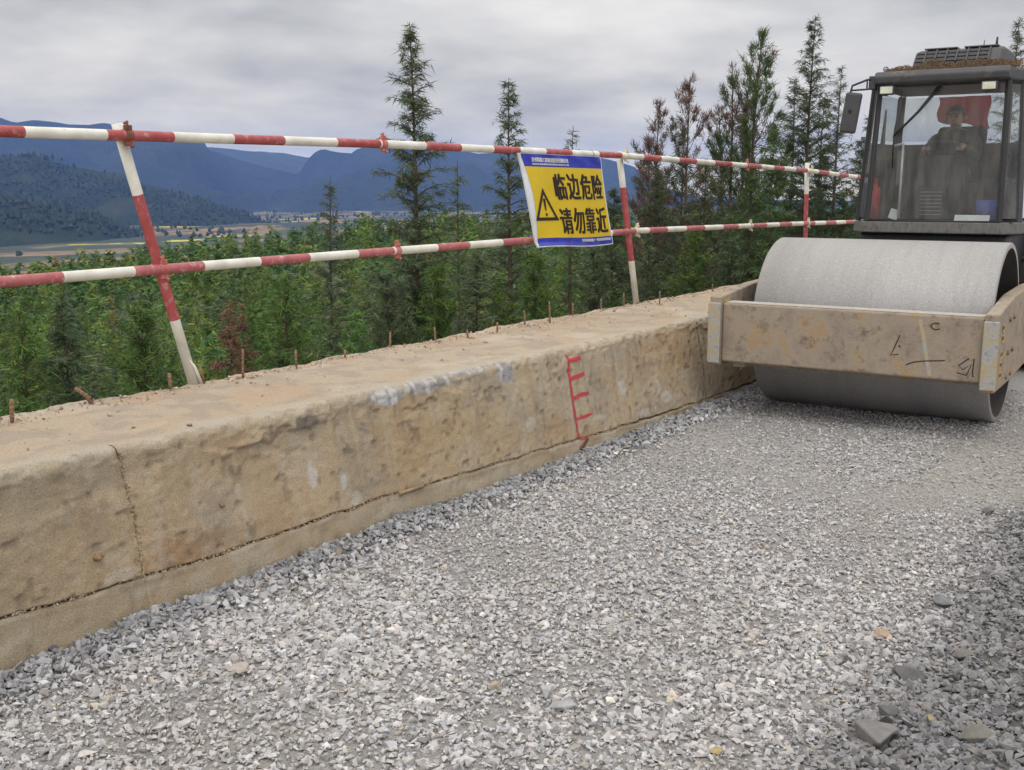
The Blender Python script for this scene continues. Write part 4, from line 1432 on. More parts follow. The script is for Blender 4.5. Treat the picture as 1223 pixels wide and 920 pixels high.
for i, (px, top, dist, w_, lab) in enumerate([
        (785, 205, 19.0, 130, 'dense dark cypress bush under the brown tipped pines, left one'),
        (845, 190, 19.5, 140, 'dense olive cypress bush under the brown tipped pines, right one'),
        (890, 200, 18.0, 120, 'dense green cypress bush below the bright green pine, left of the broad cypress'),
        (1000, 228, 23.0, 130, 'low dark cypress bush beside the last visible post'),
        (740, 225, 18.5, 110, 'dense dark bush right behind the middle post')]):
    lone('cypress_bush', px, top, dist, w_, lab, 1100 + i, nb=80, ns=26, col=((0.050, 0.066, 0.034), (0.062, 0.074, 0.036), (0.052, 0.084, 0.030), (0.040, 0.064, 0.026), (0.048, 0.066, 0.036))[i], slope=0.6)
for i, (px, top, dist, w_, st_, lab) in enumerate([
        (752, 190, 25, 84, 'pine', 'small scraggly pine between the middle post and the brown tipped clump'),
        (815, 150, 26, 92, 'cypress', 'dark cypress behind the dying pines, left of the bare branched one'),
        (843, 130, 27, 90, 'pine', 'thin olive pine tucked behind the bare branched dying pine'),
        (880, 118, 26, 110, 'cypress', 'dark green cypress between the dying pines and the bright green pine'),
        (898, 88, 27, 90, 'pine', 'slim pine just left of the bright green pine'),
        (942, 92, 26, 110, 'cypress', 'cypress filling the gap between the bright green pine and the tallest cypress'),
        (985, 110, 27, 100, 'cypress', 'dark cypress close behind the tallest one on its right'),
        (1018, 165, 28, 90, 'cypress', 'low cypress under the cab mirror')]):
    lone('background_tree', px, top, dist, w_, lab, 1150 + i, nb=62, ns=20, style=st_, col=((0.06, 0.062, 0.042), (0.046, 0.058, 0.034), (0.058, 0.066, 0.04), (0.046, 0.066, 0.03), (0.055, 0.07, 0.036), (0.046, 0.062, 0.032), (0.044, 0.058, 0.032), (0.042, 0.06, 0.028))[i],
         brown=(0.40 if st_ == 'pine' else 0.12), blade=0.17, slope=0.5)
# shrubs close behind the wall, told apart only by where they grow: shared crowns
SHR = [mesh_pair('shrub', 2000 + i, 3.0, 1.0, 110, 30, 0.095, style=('cypress' if i % 3 else 'bush'), col=(CYG, GRN, YGR, GRN, CYG)[i], fat=0.12, slope=0.5) for i in range(5)]
shr = [(345, 330, 12.5, 1, 'yellow green bushy sapling left of the grey scrape on the wall'),
       (455, 330, 12.0, 0, 'grey green sapling at the foot of the tall slender cypress, on its left'),
       (520, 320, 12.4, 3, 'green sapling at the foot of the tall slender cypress, on its right'),
       (570, 300, 13.2, 4, 'grey green drooping sapling left of the yellow sign, low behind the wall'),
       (640, 305, 12.8, 3, 'dark green sapling directly under the yellow sign'),
       (700, 300, 13.4, 0, 'grey sapling under the right half of the yellow sign'),
       (780, 285, 14.6, 4, 'drooping grey green sapling just right of the middle post'),
       (830, 275, 16.2, 3, 'green sapling in front of the brown tipped pines'),
       (880, 285, 17.5, 0, 'grey green sapling behind the left corner of the roller drum'),
       (160, 372, 11.8, 3, 'dark green sapling left of the leaning post, low behind the wall'),
       (20, 368, 11.2, 1, 'green sapling at the far left edge behind the wall')]
for i, (px, top, dist, k, lab) in enumerate(shr):
    B = spot(px, dist); H = at(px, top, dist)[2] - B[2]
    s_ = max(0.45, H / 3.0)
    plant_tree('shrub', B, SHR[k], (max(s_, 0.85), max(s_, 0.85), s_), i * 1.3, lab, 'shrub', 'saplings close behind the wall')

# the young wood below: one mass
fr = np.random.default_rng(77)
NEARP = [tree_parts(3000 + i, 3.6, 1.0, 76, 22, 0.105, style=('cypress', 'cypress', 'bush')[i % 3], col=(CYG, GRN, YGR, GRN, CYG, GRN)[i], fat=0.17, slope=0.5) for i in range(6)]
MIDP = [tree_parts(3100 + i, 3.8, 1.1, 34, 9, 0.22, style='cypress', col=(CYG, GRN, YGR, GRN)[i], fat=0.24, slope=0.5) for i in range(4)]
FARP = [tree_parts(3200 + i, 4.0, 1.2, 16, 4, 0.5, style='cypress', col=(GRN, GRN, YGR, (0.04, 0.075, 0.022))[i], fat=0.36, slope=0.5) for i in range(4)]
ENV = np.array([(-600, 335), (0, 318), (60, 306), (100, 300), (150, 293), (200, 286), (300, 273), (360, 266), (440, 260), (600, 255), (760, 250), (1020, 252), (1500, 255)], float)


def wood(name, protos, r0, r1, count, hmin, hmax, label, bare_px=None):
    V, F, Cc = [], [], []
    base = 0
    got = 0
    for _ in range(count * 6):
        if got >= count:
            break
        px = fr.uniform(-230, 1120)
        r_ = math.sqrt(fr.uniform(r0 * r0, r1 * r1))
        a = az_of(px)
        x, y = r_ * math.sin(a), r_ * math.cos(a)
        if x > -6.1:
            continue
        z = float(hill_z(np.array([x]), np.array([y]))[0])
        cap = at(px, float(np.interp(px, ENV[:, 0], ENV[:, 1])), r_)[2] + fr.normal(-0.3, 0.25) * (0.6 + r_ / 90)
        if r_ < 30:                                    # keep the nearest crowns low enough to see over
            cap = min(cap, at(px, 0, r_)[2] * 0 + 1.9 - r_ * math.tan(R(3.4 + 3.2 * max(0, (560 - px) / 560.0) + fr.uniform(0, 1.6))))
        H = min(fr.uniform(hmin, hmax), cap - z)
        if H < 1.2:
            continue
        T, C_ = protos[int(fr.integers(len(protos)))]
        s_ = H / 3.7
        ca, sa = math.cos(got * 2.1), math.sin(got * 2.1)
        wd = max(s_, 0.7) * fr.uniform(0.9, 1.25)
        q = C_[0] * np.array([wd, wd, s_])
        q = np.stack([q[:, 0] * ca - q[:, 1] * sa + x, q[:, 0] * sa + q[:, 1] * ca + y, q[:, 2] + z], 1)
        V.append(q); F.append(C_[1] + base); base += len(q)
        g_ = fr.normal(1.0, 0.16)
        tint_ = np.array([1.0, 1.0, 1.0]) + fr.normal(0, 0.10) * np.array([1, 0.2, -0.6])
        cc = C_[2] * g_ * tint_
        if fr.random() < 0.018:
            cc = cc * np.array([1.7, 0.85, 1.0])
        Cc.append(np.clip(cc, 0.004, 0.5))
        got += 1
    o = link_mesh(name, np_mesh(name, np.concatenate(V), np.concatenate(F), False, np.concatenate(Cc)), M['leaf'])
    tag(o, label, 'wood', kind='stuff')


wood('young_wood', NEARP, 10.5, 30, 150, 2.2, 4.2, 'dense young green conifers covering the slope just below the wall')
wood('hillside_wood', MIDP, 24, 75, 370, 2.6, 5.0, 'green wood spreading over the middle of the slope')
wood('distant_wood', FARP, 65, 240, 1120, 3.0, 5.5, 'far green wood along the brow of the slope above the valley')

# ================================================================== ROAD ROLLER
PSI = 0.0438
RO = (-2.635, 9.593, 0.0)
roller = empty('road_roller', RO, PSI)
tag(roller, 'big single drum road roller with dusty tan frame and dark cab, close against the wall', 'roller')
DR, DW = 0.7452, 0.955

M['drum_steel'] = pmat('dusty_drum_steel', [(0.25, (0.27, 0.26, 0.255)), (0.5, (0.335, 0.325, 0.32)), (0.75, (0.40, 0.39, 0.385))], scale=60, rough=0.6, bump=0.25, bscale=60,
                       stretch=(1, 1, 1), detail=8, metal=0.35, dirt=((0.52, 0.51, 0.50), 0.55, 0.70, 130.0))
nt = M['drum_steel'].node_tree; _b = nt.nodes['Principled BSDF']; _src = _b.inputs['Base Color'].links[0].from_socket
_n = noise_node(nt, 2.2, 8, 0.7, 'Object', (2.5, 0.25, 0.25)); _f = ramp(nt, _n.outputs[0], [(0.28, (0.86, 0.85, 0.84)), (0.5, (1, 1, 1)), (0.74, (1.10, 1.095, 1.09))])
_m = nd(nt, 'ShaderNodeMixRGB', blend_type='MULTIPLY'); _m.inputs[0].default_value = 1.0; lk(nt, _src, _m.inputs[1]); lk(nt, _f, _m.inputs[2]); lk(nt, _m.outputs[0], _b.inputs['Base Color'])
M['drum_dark'] = pmat('drum_inside', (0.07, 0.062, 0.055), 6, 0.9)
M['frame_tan'] = pmat('dusty_yellow_frame', [(0.28, (0.20, 0.16, 0.125)), (0.42, (0.30, 0.245, 0.19)), (0.54, (0.34, 0.28, 0.215)), (0.62, (0.37, 0.255, 0.145)), (0.70, (0.32, 0.27, 0.215)), (0.82, (0.45, 0.42, 0.37))],
                      scale=4.5, rough=0.92, bump=0.5, bscale=55, detail=12, stretch=(1.0, 1.0, 0.75), dirt=((0.14, 0.105, 0.08), 0.53, 0.70, 9.0))
M['frame_worn'] = pmat('scraped_plate_edge', [(0.3, (0.20, 0.20, 0.22)), (0.45, (0.38, 0.38, 0.37)), (0.58, (0.42, 0.33, 0.18)), (0.75, (0.52, 0.50, 0.46))], scale=14, rough=0.8, bump=0.5, bscale=50, detail=9)
M['label_yellow'] = pmat('yellow_label', [(0.35, (0.40, 0.25, 0.08)), (0.7, (0.60, 0.40, 0.08))], 12, 0.7)
M['scribble'] = pmat('dark_scrawl', (0.05, 0.035, 0.022), 20, 0.9)
M['cab_dark'] = pmat('dark_grey_cab_paint', [(0.3, (0.040, 0.040, 0.044)), (0.7, (0.066, 0.065, 0.070))], 5, 0.55, bump=0.05, dirt=((0.16, 0.15, 0.135), 0.56, 0.8, 5.0))
M['cab_black'] = pmat('black_trim', (0.018, 0.018, 0.020), 8, 0.5)
M['cab_grey'] = pmat('dusty_grey_sill', [(0.3, (0.09, 0.088, 0.085)), (0.7, (0.17, 0.165, 0.155))], 8, 0.75, stretch=(6, 6, 0.6), dirt=((0.06, 0.055, 0.05), 0.55, 0.7, 16.0))
M['interior'] = pmat('cab_interior_plastic', (0.020, 0.021, 0.024), 6, 0.8)
M['seat_cloth'] = pmat('seat_cloth', (0.030, 0.030, 0.034), 14, 0.95)
M['rubber'] = pmat('tyre_rubber', (0.030, 0.028, 0.026), 9, 0.9, bump=0.3, dirt=((0.20, 0.17, 0.13), 0.5, 0.75, 6.0))
M['glass'] = glass_mat('dusty_glass', (0.78, 0.82, 0.82), 0.12)
M['lens'] = pmat('lamp_lens', [(0.3, (0.50, 0.49, 0.38)), (0.7, (0.72, 0.71, 0.60))], 14, 0.25)
M['bright_metal'] = pmat('pale_metal', (0.55, 0.55, 0.55), 10, 0.4, 0.3)
M['ext_red'] = pmat('extinguisher_red', (0.45, 0.02, 0.02), 6, 0.4)
M['blue_plastic'] = pmat('blue_plastic', (0.03, 0.06, 0.30), 6, 0.5)
M['paper'] = pmat('paper', (0.70, 0.70, 0.68), 6, 0.9)

# drum: shell with rolled rims, hub plates set back inside
m_ = MB()
prof = [(-DW, DR - 0.045), (-DW, DR - 0.008), (-DW + 0.008, DR), (DW - 0.008, DR), (DW, DR - 0.008), (DW, DR - 0.045)]
m_.lathe(prof, (0, 0, DR - 0.012), 0, 128)
drum = m_.build('drum', [M['drum_steel']], roller)
m_ = MB()
m_.lathe([(-DW, DR - 0.045), (-0.70, DR - 0.05), (-0.70, 0.02)], (0, 0, DR - 0.012), 0, 96)
m_.build('drum_well', M['drum_dark'], drum)
m_ = MB()
m_.lathe([(DW, DR - 0.045), (0.70, DR - 0.05), (0.70, 0.02)], (0, 0, DR - 0.012), 0, 96)
m_.build('drum_well', M['drum_dark'], drum)
m_ = MB()
m_.lathe([(-0.98, 0.0), (-0.98, 0.16), (-0.69, 0.24)], (0, 0, DR - 0.012), 0, 32)
m_.build('drum_hub', M['drum_dark'], drum)
m_ = MB()
m_.lathe([(0.98, 0.0), (0.98, 0.16), (0.69, 0.24)], (0, 0, DR - 0.012), 0, 32)
m_.build('drum_hub', M['drum_dark'], drum)

# frame: front beam between two heavy side plates
m_ = MB(); m_.mm((-1.085, -1.10, 0.475), (0.962, -0.90, 0.972))
beam = m_.build('front_beam', M['frame_tan'], roller, 0.018, 3)
def scrawl(pts, w=0.010, name='scrawl', mt='scribble'):
    m_ = MB()
    P = [(x, -1.1012, z) for x, z in pts]
    V = []
    for i, p in enumerate(P):
        a = np.array(P[max(i - 1, 0)]); b = np.array(P[min(i + 1, len(P) - 1)]); t = (b - a) / (np.linalg.norm(b - a) + 1e-9)
        n_ = np.array([-t[2], 0, t[0]]) * w / 2
        V += [np.array(p) - n_, np.array(p) + n_]
    m_.poly(V, grid_faces(len(P), 2).tolist())
    m_.build(name, M[mt], beam)
dr = np.random.default_rng(21)
nd_ = 900
dx_ = dr.uniform(-1.06, 0.94, nd_); dy_ = dr.uniform(-1.085, -0.915, nd_)
me = stone_mesh('dust', np.stack([dx_, dy_, np.full(nd_, 0.972)], 1), dr.uniform(0.003, 0.010, nd_), np.array([0.42, 0.39, 0.35]) * dr.uniform(0.7, 1.2, (nd_, 1)), 0.8)
o = link_mesh('dust', me, M['rock'], beam); o['kind'] = 'stuff'
M['dust_layer'] = pmat('dust_layer', [(0.3, (0.34, 0.30, 0.26)), (0.7, (0.46, 0.43, 0.39))], 30, 0.95, bump=0.4, bscale=120)
m_ = MB(); m_.mm((-1.07, -1.088, 0.9725), (0.948, -0.912, 0.9765)); m_.build('dust_layer', M['dust_layer'], beam)
cc = [(0.62 + 0.035 * math.cos(a), 0.885 + 0.025 * math.sin(a)) for a in np.linspace(0.9, 5.6, 14)]
scrawl(cc)
scrawl([(0.36, 0.80), (0.325, 0.70), (0.30, 0.64), (0.36, 0.65)])
scrawl([(0.355, 0.72), (0.37, 0.70), (0.365, 0.72)])
scrawl([(0.42, 0.575), (0.48, 0.60), (0.56, 0.615), (0.66, 0.625), (0.70, 0.63)])
scrawl([(0.87, 0.66), (0.80, 0.60), (0.83, 0.57), (0.89, 0.62), (0.86, 0.53), (0.79, 0.545)])
scrawl([(0.905, 0.66), (0.90, 0.56), (0.905, 0.52)])
scr2 = [(0.50, 0.93), (0.53, 0.82), (0.57, 0.62), (0.60, 0.50)]
scrawl(scr2, 0.028, 'scrape', 'frame_worn')


def side_plate(x0, x1, front_z, name='side_plate'):
    poly = [(-1.14, front_z[0]), (-1.14, front_z[1]), (-0.35, 1.085), (0.55, 1.10), (1.15, 1.08), (1.15, 0.55), (0.5, 0.42), (-0.35, 0.40)]
    m_ = MB(); m_.prism(poly, 0, x0, x1)
    p_ = m_.build(name, M['frame_tan'], roller, 0.012, 2)
    m_ = MB(); m_.mm((x0 - 0.004, -1.163, front_z[0] + 0.02), (x1 + 0.004, -1.141, front_z[1] - 0.05))
    m_.build('scraped_edge', M['frame_worn'], p_, 0.006, 1)
    return p_


pl = side_plate(-1.185, -1.087, (0.445, 1.025))
pr = side_plate(0.966, 1.066, (0.415, 1.0))
for z in (0.88, 0.80, 0.68, 0.60, 0.52):
    m_ = MB(); m_.box((1.0685, -0.95 + 0.04 * (z > 0.7), z), (0.004, 0.10, 0.06)); m_.build('label', M['label_yellow'], pr)
    for dy in (-0.03, 0.02):
        m_ = MB(); m_.box((1.0715, -0.95 + dy, z + 0.008), (0.003, 0.018, 0.026)); m_.build('label_print', M['scribble'], pr)
for z in (0.92, 0.66, 0.47):
    for y in (-0.62, -0.40):
        m_ = MB(); m_.tube([(1.064, y, z), (1.082, y, z)], 0.022, 6); m_.build('bolt', M['rust'], pr)
m_ = MB(); m_.box((-1.0845, -1.02, 0.90), (0.006, 0.10, 0.18)); m_.build('label', M['label_yellow'], pl)
m_ = MB(); m_.mm((-1.086, 0.93, 0.55), (0.965, 1.12, 1.05)); m_.build('rear_beam', M['frame_tan'], roller, 0.015, 2)
# loose rock on the left plate, scraper bar under the beam
m_ = MB(); m_.mm((-0.95, -0.86, 0.42), (0.90, -0.79, 0.474)); m_.build('scraper_bar', M['frame_tan'], roller, 0.006, 1)
m_ = MB(); m_.mm((-1.0, -1.04, 0.43), (-0.90, -0.93, 0.478)); m_.build('mount_lug', M['frame_tan'], roller, 0.006, 1)
# joint, chassis, hood, wheels behind
m_ = MB(); m_.mm((-0.22, 1.12, 0.55), (0.22, 1.75, 1.0)); m_.build('articulation_joint', M['cab_dark'], roller, 0.03)
m_ = MB(); m_.mm((-0.60, 1.75, 0.55), (0.60, 5.0, 1.05)); m_.build('chassis', M['cab_dark'], roller, 0.03)
m_ = MB(); m_.prism([(1.72, 1.05), (1.66, 1.36), (1.70, 1.478), (3.3, 1.478), (3.3, 1.05)], 0, -0.71, 0.71); m_.build('cab_base', M['cab_black'], roller, 0.03)
m_ = MB(); m_.prism([(3.36, 1.05), (3.36, 2.02), (4.6, 1.96), (5.2, 1.75), (5.3, 1.05)], 0, -0.74, 0.74); m_.build('engine_hood', M['frame_tan'], roller, 0.06, 3)
for s_ in (-1, 1):
    m_ = MB()
    prof = [(-0.24, 0.40), (-0.26, 0.55), (-0.25, 0.68), (-0.20, 0.735), (0.20, 0.735), (0.25, 0.68), (0.26, 0.55), (0.24, 0.40)]
    m_.lathe(prof, (s_ * 0.80, 3.35, 0.735), 0, 48)
    for k in range(18):                                   # tread lugs
        a = k * math.pi / 9
        for q in (-1, 1):
            m_.box((s_ * 0.80 + q * 0.11, 3.35 + 0.74 * math.cos(a + 0.17 * (q > 0)), 0.735 + 0.74 * math.sin(a + 0.17 * (q > 0))), (0.20, 0.07, 0.04), (a + math.pi / 2, 0, 0.4 * q))
    w_ = m_.build('wheel', M['rubber'], roller)
    m_ = MB(); m_.lathe([(-0.10, 0.0), (-0.10, 0.40), (0.24, 0.41), (0.24, 0.36), (0.02, 0.30), (0.02, 0.0)], (s_ * 0.80, 3.35, 0.735), 0, 32); m_.build('rim', M['frame_tan'], w_)

# cab
def cabp(z):
    t = (z - 1.55) / (2.90 - 1.55)
    lo_ = np.array([(-0.62, 1.60), (0.62, 1.60), (0.765, 1.82), (0.765, 3.25), (-0.765, 3.25), (-0.765, 1.82)])
    hi_ = np.array([(-0.592, 1.74), (0.592, 1.74), (0.70, 1.95), (0.70, 3.18), (-0.70, 3.18), (-0.70, 1.95)])
    return lo_ + (hi_ - lo_) * t


def ring_band(z0, z1, grow, mb, mi=0):
    a, b = cabp(z0), cabp(z1)
    for q in (a, b):
        c = q.mean(0); q += (q - c) / np.linalg.norm(q - c, axis=1)[:, None] * grow
    vs = [(*p_, z0) for p_ in a] + [(*p_, z1) for p_ in b]
    mb.poly(vs, [list(range(6))[::-1], list(range(6, 12))] + [(i, (i + 1) % 6, 6 + (i + 1) % 6, 6 + i) for i in range(6)], mi)


m_ = MB(); ring_band(1.482, 1.595, 0.035, m_)
cab = m_.build('cab', M['cab_grey'], roller, 0.012, 2)
m_ = MB(); ring_band(2.925, 3.045, 0.015, m_); m_.build('roof', M['cab_dark'], cab, 0.025, 3)
m_ = MB(); m_.prism([(1.60, 2.935), (1.585, 3.00), (1.63, 3.052), (1.85, 3.056), (1.85, 2.925)], 0, -0.625, 0.615); m_.build('visor', M['cab_dark'], cab, 0.018, 3)
zb, zt_ = 1.595, 2.925
pb, pt = cabp(zb), cabp(zt_)
for i, rad in enumerate((0.028, 0.030, 0.034, 0.042, 0.042, 0.030)):
    m_ = MB()
    a = Vector((*pb[i], zb)); b = Vector((*pt[i], zt_))
    m_.tube([a, b], rad, 4 if i in (3, 4) else 8, smooth=False)
    m_.build('pillar', M['cab_black'] if i != 2 else M['cab_dark'], cab)
m_ = MB(); m_.mm((-0.75, 3.17, 1.6), (0.75, 3.20, 2.40)); m_.build('rear_panel', M['interior'], cab)
m_ = MB(); m_.box((-0.735, 2.52, 2.25), (0.05, 0.07, 1.32)); m_.build('pillar', M['cab_black'], cab)
m_ = MB(); m_.mm((-0.752, 2.05, 1.60), (-0.735, 3.2, 2.30)); m_.build('door_panel', M['interior'], cab)
m_ = MB(); m_.box((0.735, 2.62, 2.25), (0.05, 0.07, 1.32)); m_.build('pillar', M['cab_black'], cab)
m_ = MB(); m_.mm((-0.72, 1.68, 1.585), (0.72, 3.2, 1.60)); m_.build('cab_floor', M['interior'], cab)


def pane(name, i, j, z0=1.60, z1=2.92, inset=0.03, push=0.0):
    a0, a1 = cabp(z0), cabp(z1)
    q = [Vector((*a0[i], z0)), Vector((*a0[j], z0)), Vector((*a1[j], z1)), Vector((*a1[i], z1))]
    n_ = (q[1] - q[0]).cross(q[3] - q[0]).normalized()
    c = sum(q, Vector()) / 4
    q = [c + (p_ - c) * (1 - inset / 0.7) for p_ in q]
    m_ = MB()
    t = n_ * 0.0025
    m_.poly([p_ + t + n_ * push for p_ in q], [(0, 1, 2, 3)])
    return m_.build(name, M['glass'], cab)


pane('windscreen', 0, 1, inset=0.015)
pane('corner_pane', 1, 2, inset=0.03)
pane('corner_pane', 5, 0, inset=0.03)
pane('door_window', 2, 3, inset=0.03)
pane('side_window', 4, 5, inset=0.03)
pane('rear_window', 3, 4, z0=2.42, inset=0.04)
# seal along the foot of the windscreen
m_ = MB(); m_.tube([(-0.615, 1.592, 1.60), (0.615, 1.592, 1.60)], 0.012, 6); m_.build('window_seal', M['cab_black'], cab)
# wipers
m_ = MB(); m_.tube([(-0.03, 1.70, 2.90), (-0.20, 1.665, 2.66), (-0.42, 1.645, 2.42)], 0.012, 6); m_.tube([(0.00, 1.70, 2.90), (-0.18, 1.668, 2.67), (-0.40, 1.65, 2.44)], 0.009, 6)
wp_ = m_.build('wiper', M['cab_black'], cab)
m_ = MB(); m_.tube([(-0.36, 1.66, 2.86), (-0.41, 1.642, 2.45), (-0.40, 1.61, 2.12)], 0.008, 6); m_.build('wiper_blade', M['cab_black'], wp_)
# work lamps
for x in (-0.50, 0.44):
    m_ = MB(); m_.box((x, 1.63, 2.872), (0.145, 0.06, 0.088)); l_ = m_.build('work_lamp', M['cab_dark'], cab, 0.012, 2)
    m_ = MB(); m_.box((x, 1.597, 2.872), (0.118, 0.008, 0.066)); m_.build('lens', M['lens'], l_, 0.006, 1)
    m_ = MB(); m_.tube([(x, 1.64, 2.915), (x, 1.66, 2.945)], 0.014, 6); m_.build('bracket', M['cab_dark'], l_)
# mirror on its arm
m_ = MB(); m_.box((-0.835, 1.60, 2.665), (0.165, 0.055, 0.40), (0.0, 0.14, 0.0)); mir = m_.build('mirror', M['cab_dark'], cab, 0.035, 4)
m_ = MB(); m_.tube([(-0.62, 1.68, 2.99), (-0.70, 1.64, 2.985), (-0.835, 1.60, 2.93), (-0.85, 1.60, 2.86), (-0.845, 1.60, 2.80)], 0.011, 8)
m_.tube([(-0.62, 1.68, 2.90), (-0.69, 1.64, 2.893), (-0.84, 1.60, 2.885)], 0.009, 8)
m_.tube([(-0.70, 1.64, 2.985), (-0.70, 1.64, 2.89)], 0.008, 6)
m_.build('mirror_arm', M['cab_black'], mir)
m_ = MB(); m_.box((-0.655, 1.69, 2.955), (0.07, 0.08, 0.13)); m_.build('hinge_block', M['cab_dark'], cab, 0.01)
m_ = MB(); m_.tube([(-0.838, 1.566, 2.67), (-0.838, 1.56, 2.70)], 0.012, 8); m_.build('mirror_clip', M['cab_black'], mir)
# lifting eye
m_ = MB(); m_.tube([(-0.545 + 0.022 * math.cos(a), 1.72, 3.085 + 0.022 * math.sin(a)) for a in np.linspace(0, 2 * math.pi, 13)[:-1]], 0.006, 6, closed=True)
m_.tube([(-0.545, 1.72, 3.04), (-0.545, 1.72, 3.064)], 0.007, 6); m_.build('lifting_eye', M['cab_grey'], cab)
# air conditioner with vents
m_ = MB(); m_.prism([(2.02, 3.05), (2.06, 3.16), (2.18, 3.275), (2.30, 3.305), (2.95, 3.305), (3.05, 3.05)], 0, -0.37, 0.46)
acu = m_.build('air_conditioner', M['cab_dark'], cab, 0.03, 3)
m_ = MB(); m_.prism([(1.96, 3.05), (2.0, 3.10), (2.25, 3.14), (2.25, 3.05)], 0, -0.62, 0.58); m_.build('shroud', M['cab_dark'], acu, 0.02, 2)
for k in range(7):
    x = -0.31 + k * 0.10
    for q in range(3):
        t = (q + 0.55) / 3.0
        y, z = 2.055 + 0.135 * t, 3.155 + 0.125 * t
        m_ = MB(); m_.box((x, y - 0.006, z), (0.078, 0.016, 0.026), (R(-42), 0, 0)); m_.build('vent_slot', M['cab_black'], acu)
    m_ = MB(); m_.box((x + 0.05, 2.118, 3.222), (0.014, 0.19, 0.028), (R(43), 0, 0)); m_.build('vent_rib', M['cab_dark'], acu)
for a, b in ((-0.30, 0.02), (0.08, 0.40)):
    m_ = MB(); m_.mm((a, 2.25, 3.306), (b, 2.62, 3.322)); m_.build('top_panel', M['cab_dark'], acu, 0.005, 1)
m_ = MB(); m_.tube([(0.22, 2.5, 3.30), (0.225, 2.5, 3.40)], [0.008, 0.003], 6); m_.build('aerial', M['cab_black'], acu)
m_ = MB(); m_.tube([(0.34, 2.5, 3.30), (0.345, 2.5, 3.42)], [0.016, 0.010], 6); m_.build('aerial', M['cab_black'], acu)
# dry moss and needles lying on the roof in front of the air conditioner
mr = np.random.default_rng(5)
nx = 6500
px_ = mr.uniform(-0.60, 0.66, nx); py_ = mr.uniform(1.82, 2.2, nx)
hgt = 0.13 * np.clip(1 - ((py_ - 2.02) / 0.22) ** 2, 0, 1) * (0.35 + fbm(px_ * 6, py_ * 6, 8, 3)) * (0.5 + 0.5 * sstep(-0.62, -0.3, px_))
pz_ = 3.05 + hgt * mr.random(nx) ** 0.4
mc = np.array([0.17, 0.105, 0.05]) * mr.uniform(0.5, 1.6, (nx, 1)) * (1 + mr.normal(0, 0.12, (nx, 1)) * np.array([0, 1, 0.5]))
me = stone_mesh('roof_moss', np.stack([px_, py_, pz_], 1), mr.uniform(0.004, 0.011, nx), np.clip(mc, 0.01, 0.6), 1.2, PROTO_B)
o = link_mesh('roof_moss', me, M['rock']); o.parent = roller; o['kind'] = 'stuff'

# inside the cab
m_ = MB(); m_.mm((-0.30, 2.55, 1.85), (0.28, 3.02, 1.98)); seat = m_.build('seat', M['seat_cloth'], roller, 0.05, 3)
m_ = MB(); m_.box((-0.02, 3.03, 2.27), (0.50, 0.12, 0.62), (R(-8), 0, 0)); m_.build('backrest', M['seat_cloth'], seat, 0.05, 3)
m_ = MB(); m_.mm((-0.22, 2.62, 1.60), (0.20, 2.98, 1.86)); m_.build('seat_base', M['interior'], seat, 0.02)
m_ = MB(); m_.prism([(1.92, 1.60), (1.90, 1.95), (2.02, 2.22), (2.16, 2.26), (2.20, 1.60)], 0, -0.24, 0.20); con = m_.build('console', M['interior'], roller, 0.03, 2)
for k in range(7):
    m_ = MB(); m_.box((-0.07, 1.893, 1.66 + k * 0.037), (0.20, 0.012, 0.010)); m_.build('louvre', M['cab_grey'], con)
m_ = MB()
wc = Vector((-0.04, 2.22, 2.30)); q = Euler((R(-28), 0, 0)).to_matrix()
m_.tube([wc + q @ Vector((0.19 * math.cos(a), 0.19 * math.sin(a), 0)) for a in np.linspace(0, 2 * math.pi, 29)[:-1]], 0.014, 8, closed=True)
for a in (0.5, 2.6, 4.7):
    m_.tube([wc, wc + q @ Vector((0.19 * math.cos(a), 0.19 * math.sin(a), 0))], 0.010, 6)
m_.tube([wc, wc + Vector((0, -0.06, -0.20))], 0.025, 8)
m_.build('steering_wheel', M['cab_black'], roller)
m_ = MB(); m_.tube([(-0.35, 1.78, 1.62), (-0.35, 1.80, 2.36)], 0.012, 8); m_.tube([(-0.35, 1.80, 2.36), (-0.44, 1.80, 2.34)], 0.012, 8); m_.build('grab_rail', M['bright_metal'], roller)
m_ = MB(); m_.box((-0.38, 1.88, 2.12), (0.07, 0.04, 0.34)); m_.build('column_cover', M['cab_grey'], roller, 0.01)
m_ = MB(); m_.mm((0.30, 2.3, 1.60), (0.62, 3.0, 2.02)); m_.build('side_console', M['interior'], roller, 0.03)
# red cloth hung in the rear window
U_, V_ = np.meshgrid(np.linspace(0, 1, 26), np.linspace(0, 1, 16), indexing='ij')
cx_ = -0.30 + 0.53 * U_ + 0.015 * np.sin(V_ * 7); cz_ = 2.90 - 0.345 * V_ * (0.75 + 0.25 * U_ + 0.05 * np.sin(U_ * 9))
cyy = 3.12 + 0.02 * np.sin(U_ * 17 + V_ * 2) + 0.012 * np.sin(U_ * 6)
me = np_mesh('red_cloth', np.stack([cx_, cyy, cz_], -1).reshape(-1, 3), grid_faces(26, 16), True)
M['red_cloth'] = pmat('red_cloth', (0.42, 0.08, 0.095), 8, 0.8)
nt = M['red_cloth'].node_tree; _t = nd(nt, 'ShaderNodeBsdfTranslucent'); _t.inputs[0].default_value = (0.62, 0.09, 0.11, 1); _m = nd(nt, 'ShaderNodeMixShader'); _m.inputs[0].default_value = 0.55
lk(nt, nt.nodes['Principled BSDF'].outputs[0], _m.inputs[1]); lk(nt, _t.outputs[0], _m.inputs[2]); lk(nt, _m.outputs[0], nt.nodes['Material Output'].inputs[0])
rt_inv = (Matrix.Translation(RO) @ Matrix.Rotation(PSI, 4, 'Z'))
o = link_mesh('red_cloth', me, M['red_cloth']); o.matrix_world = rt_inv
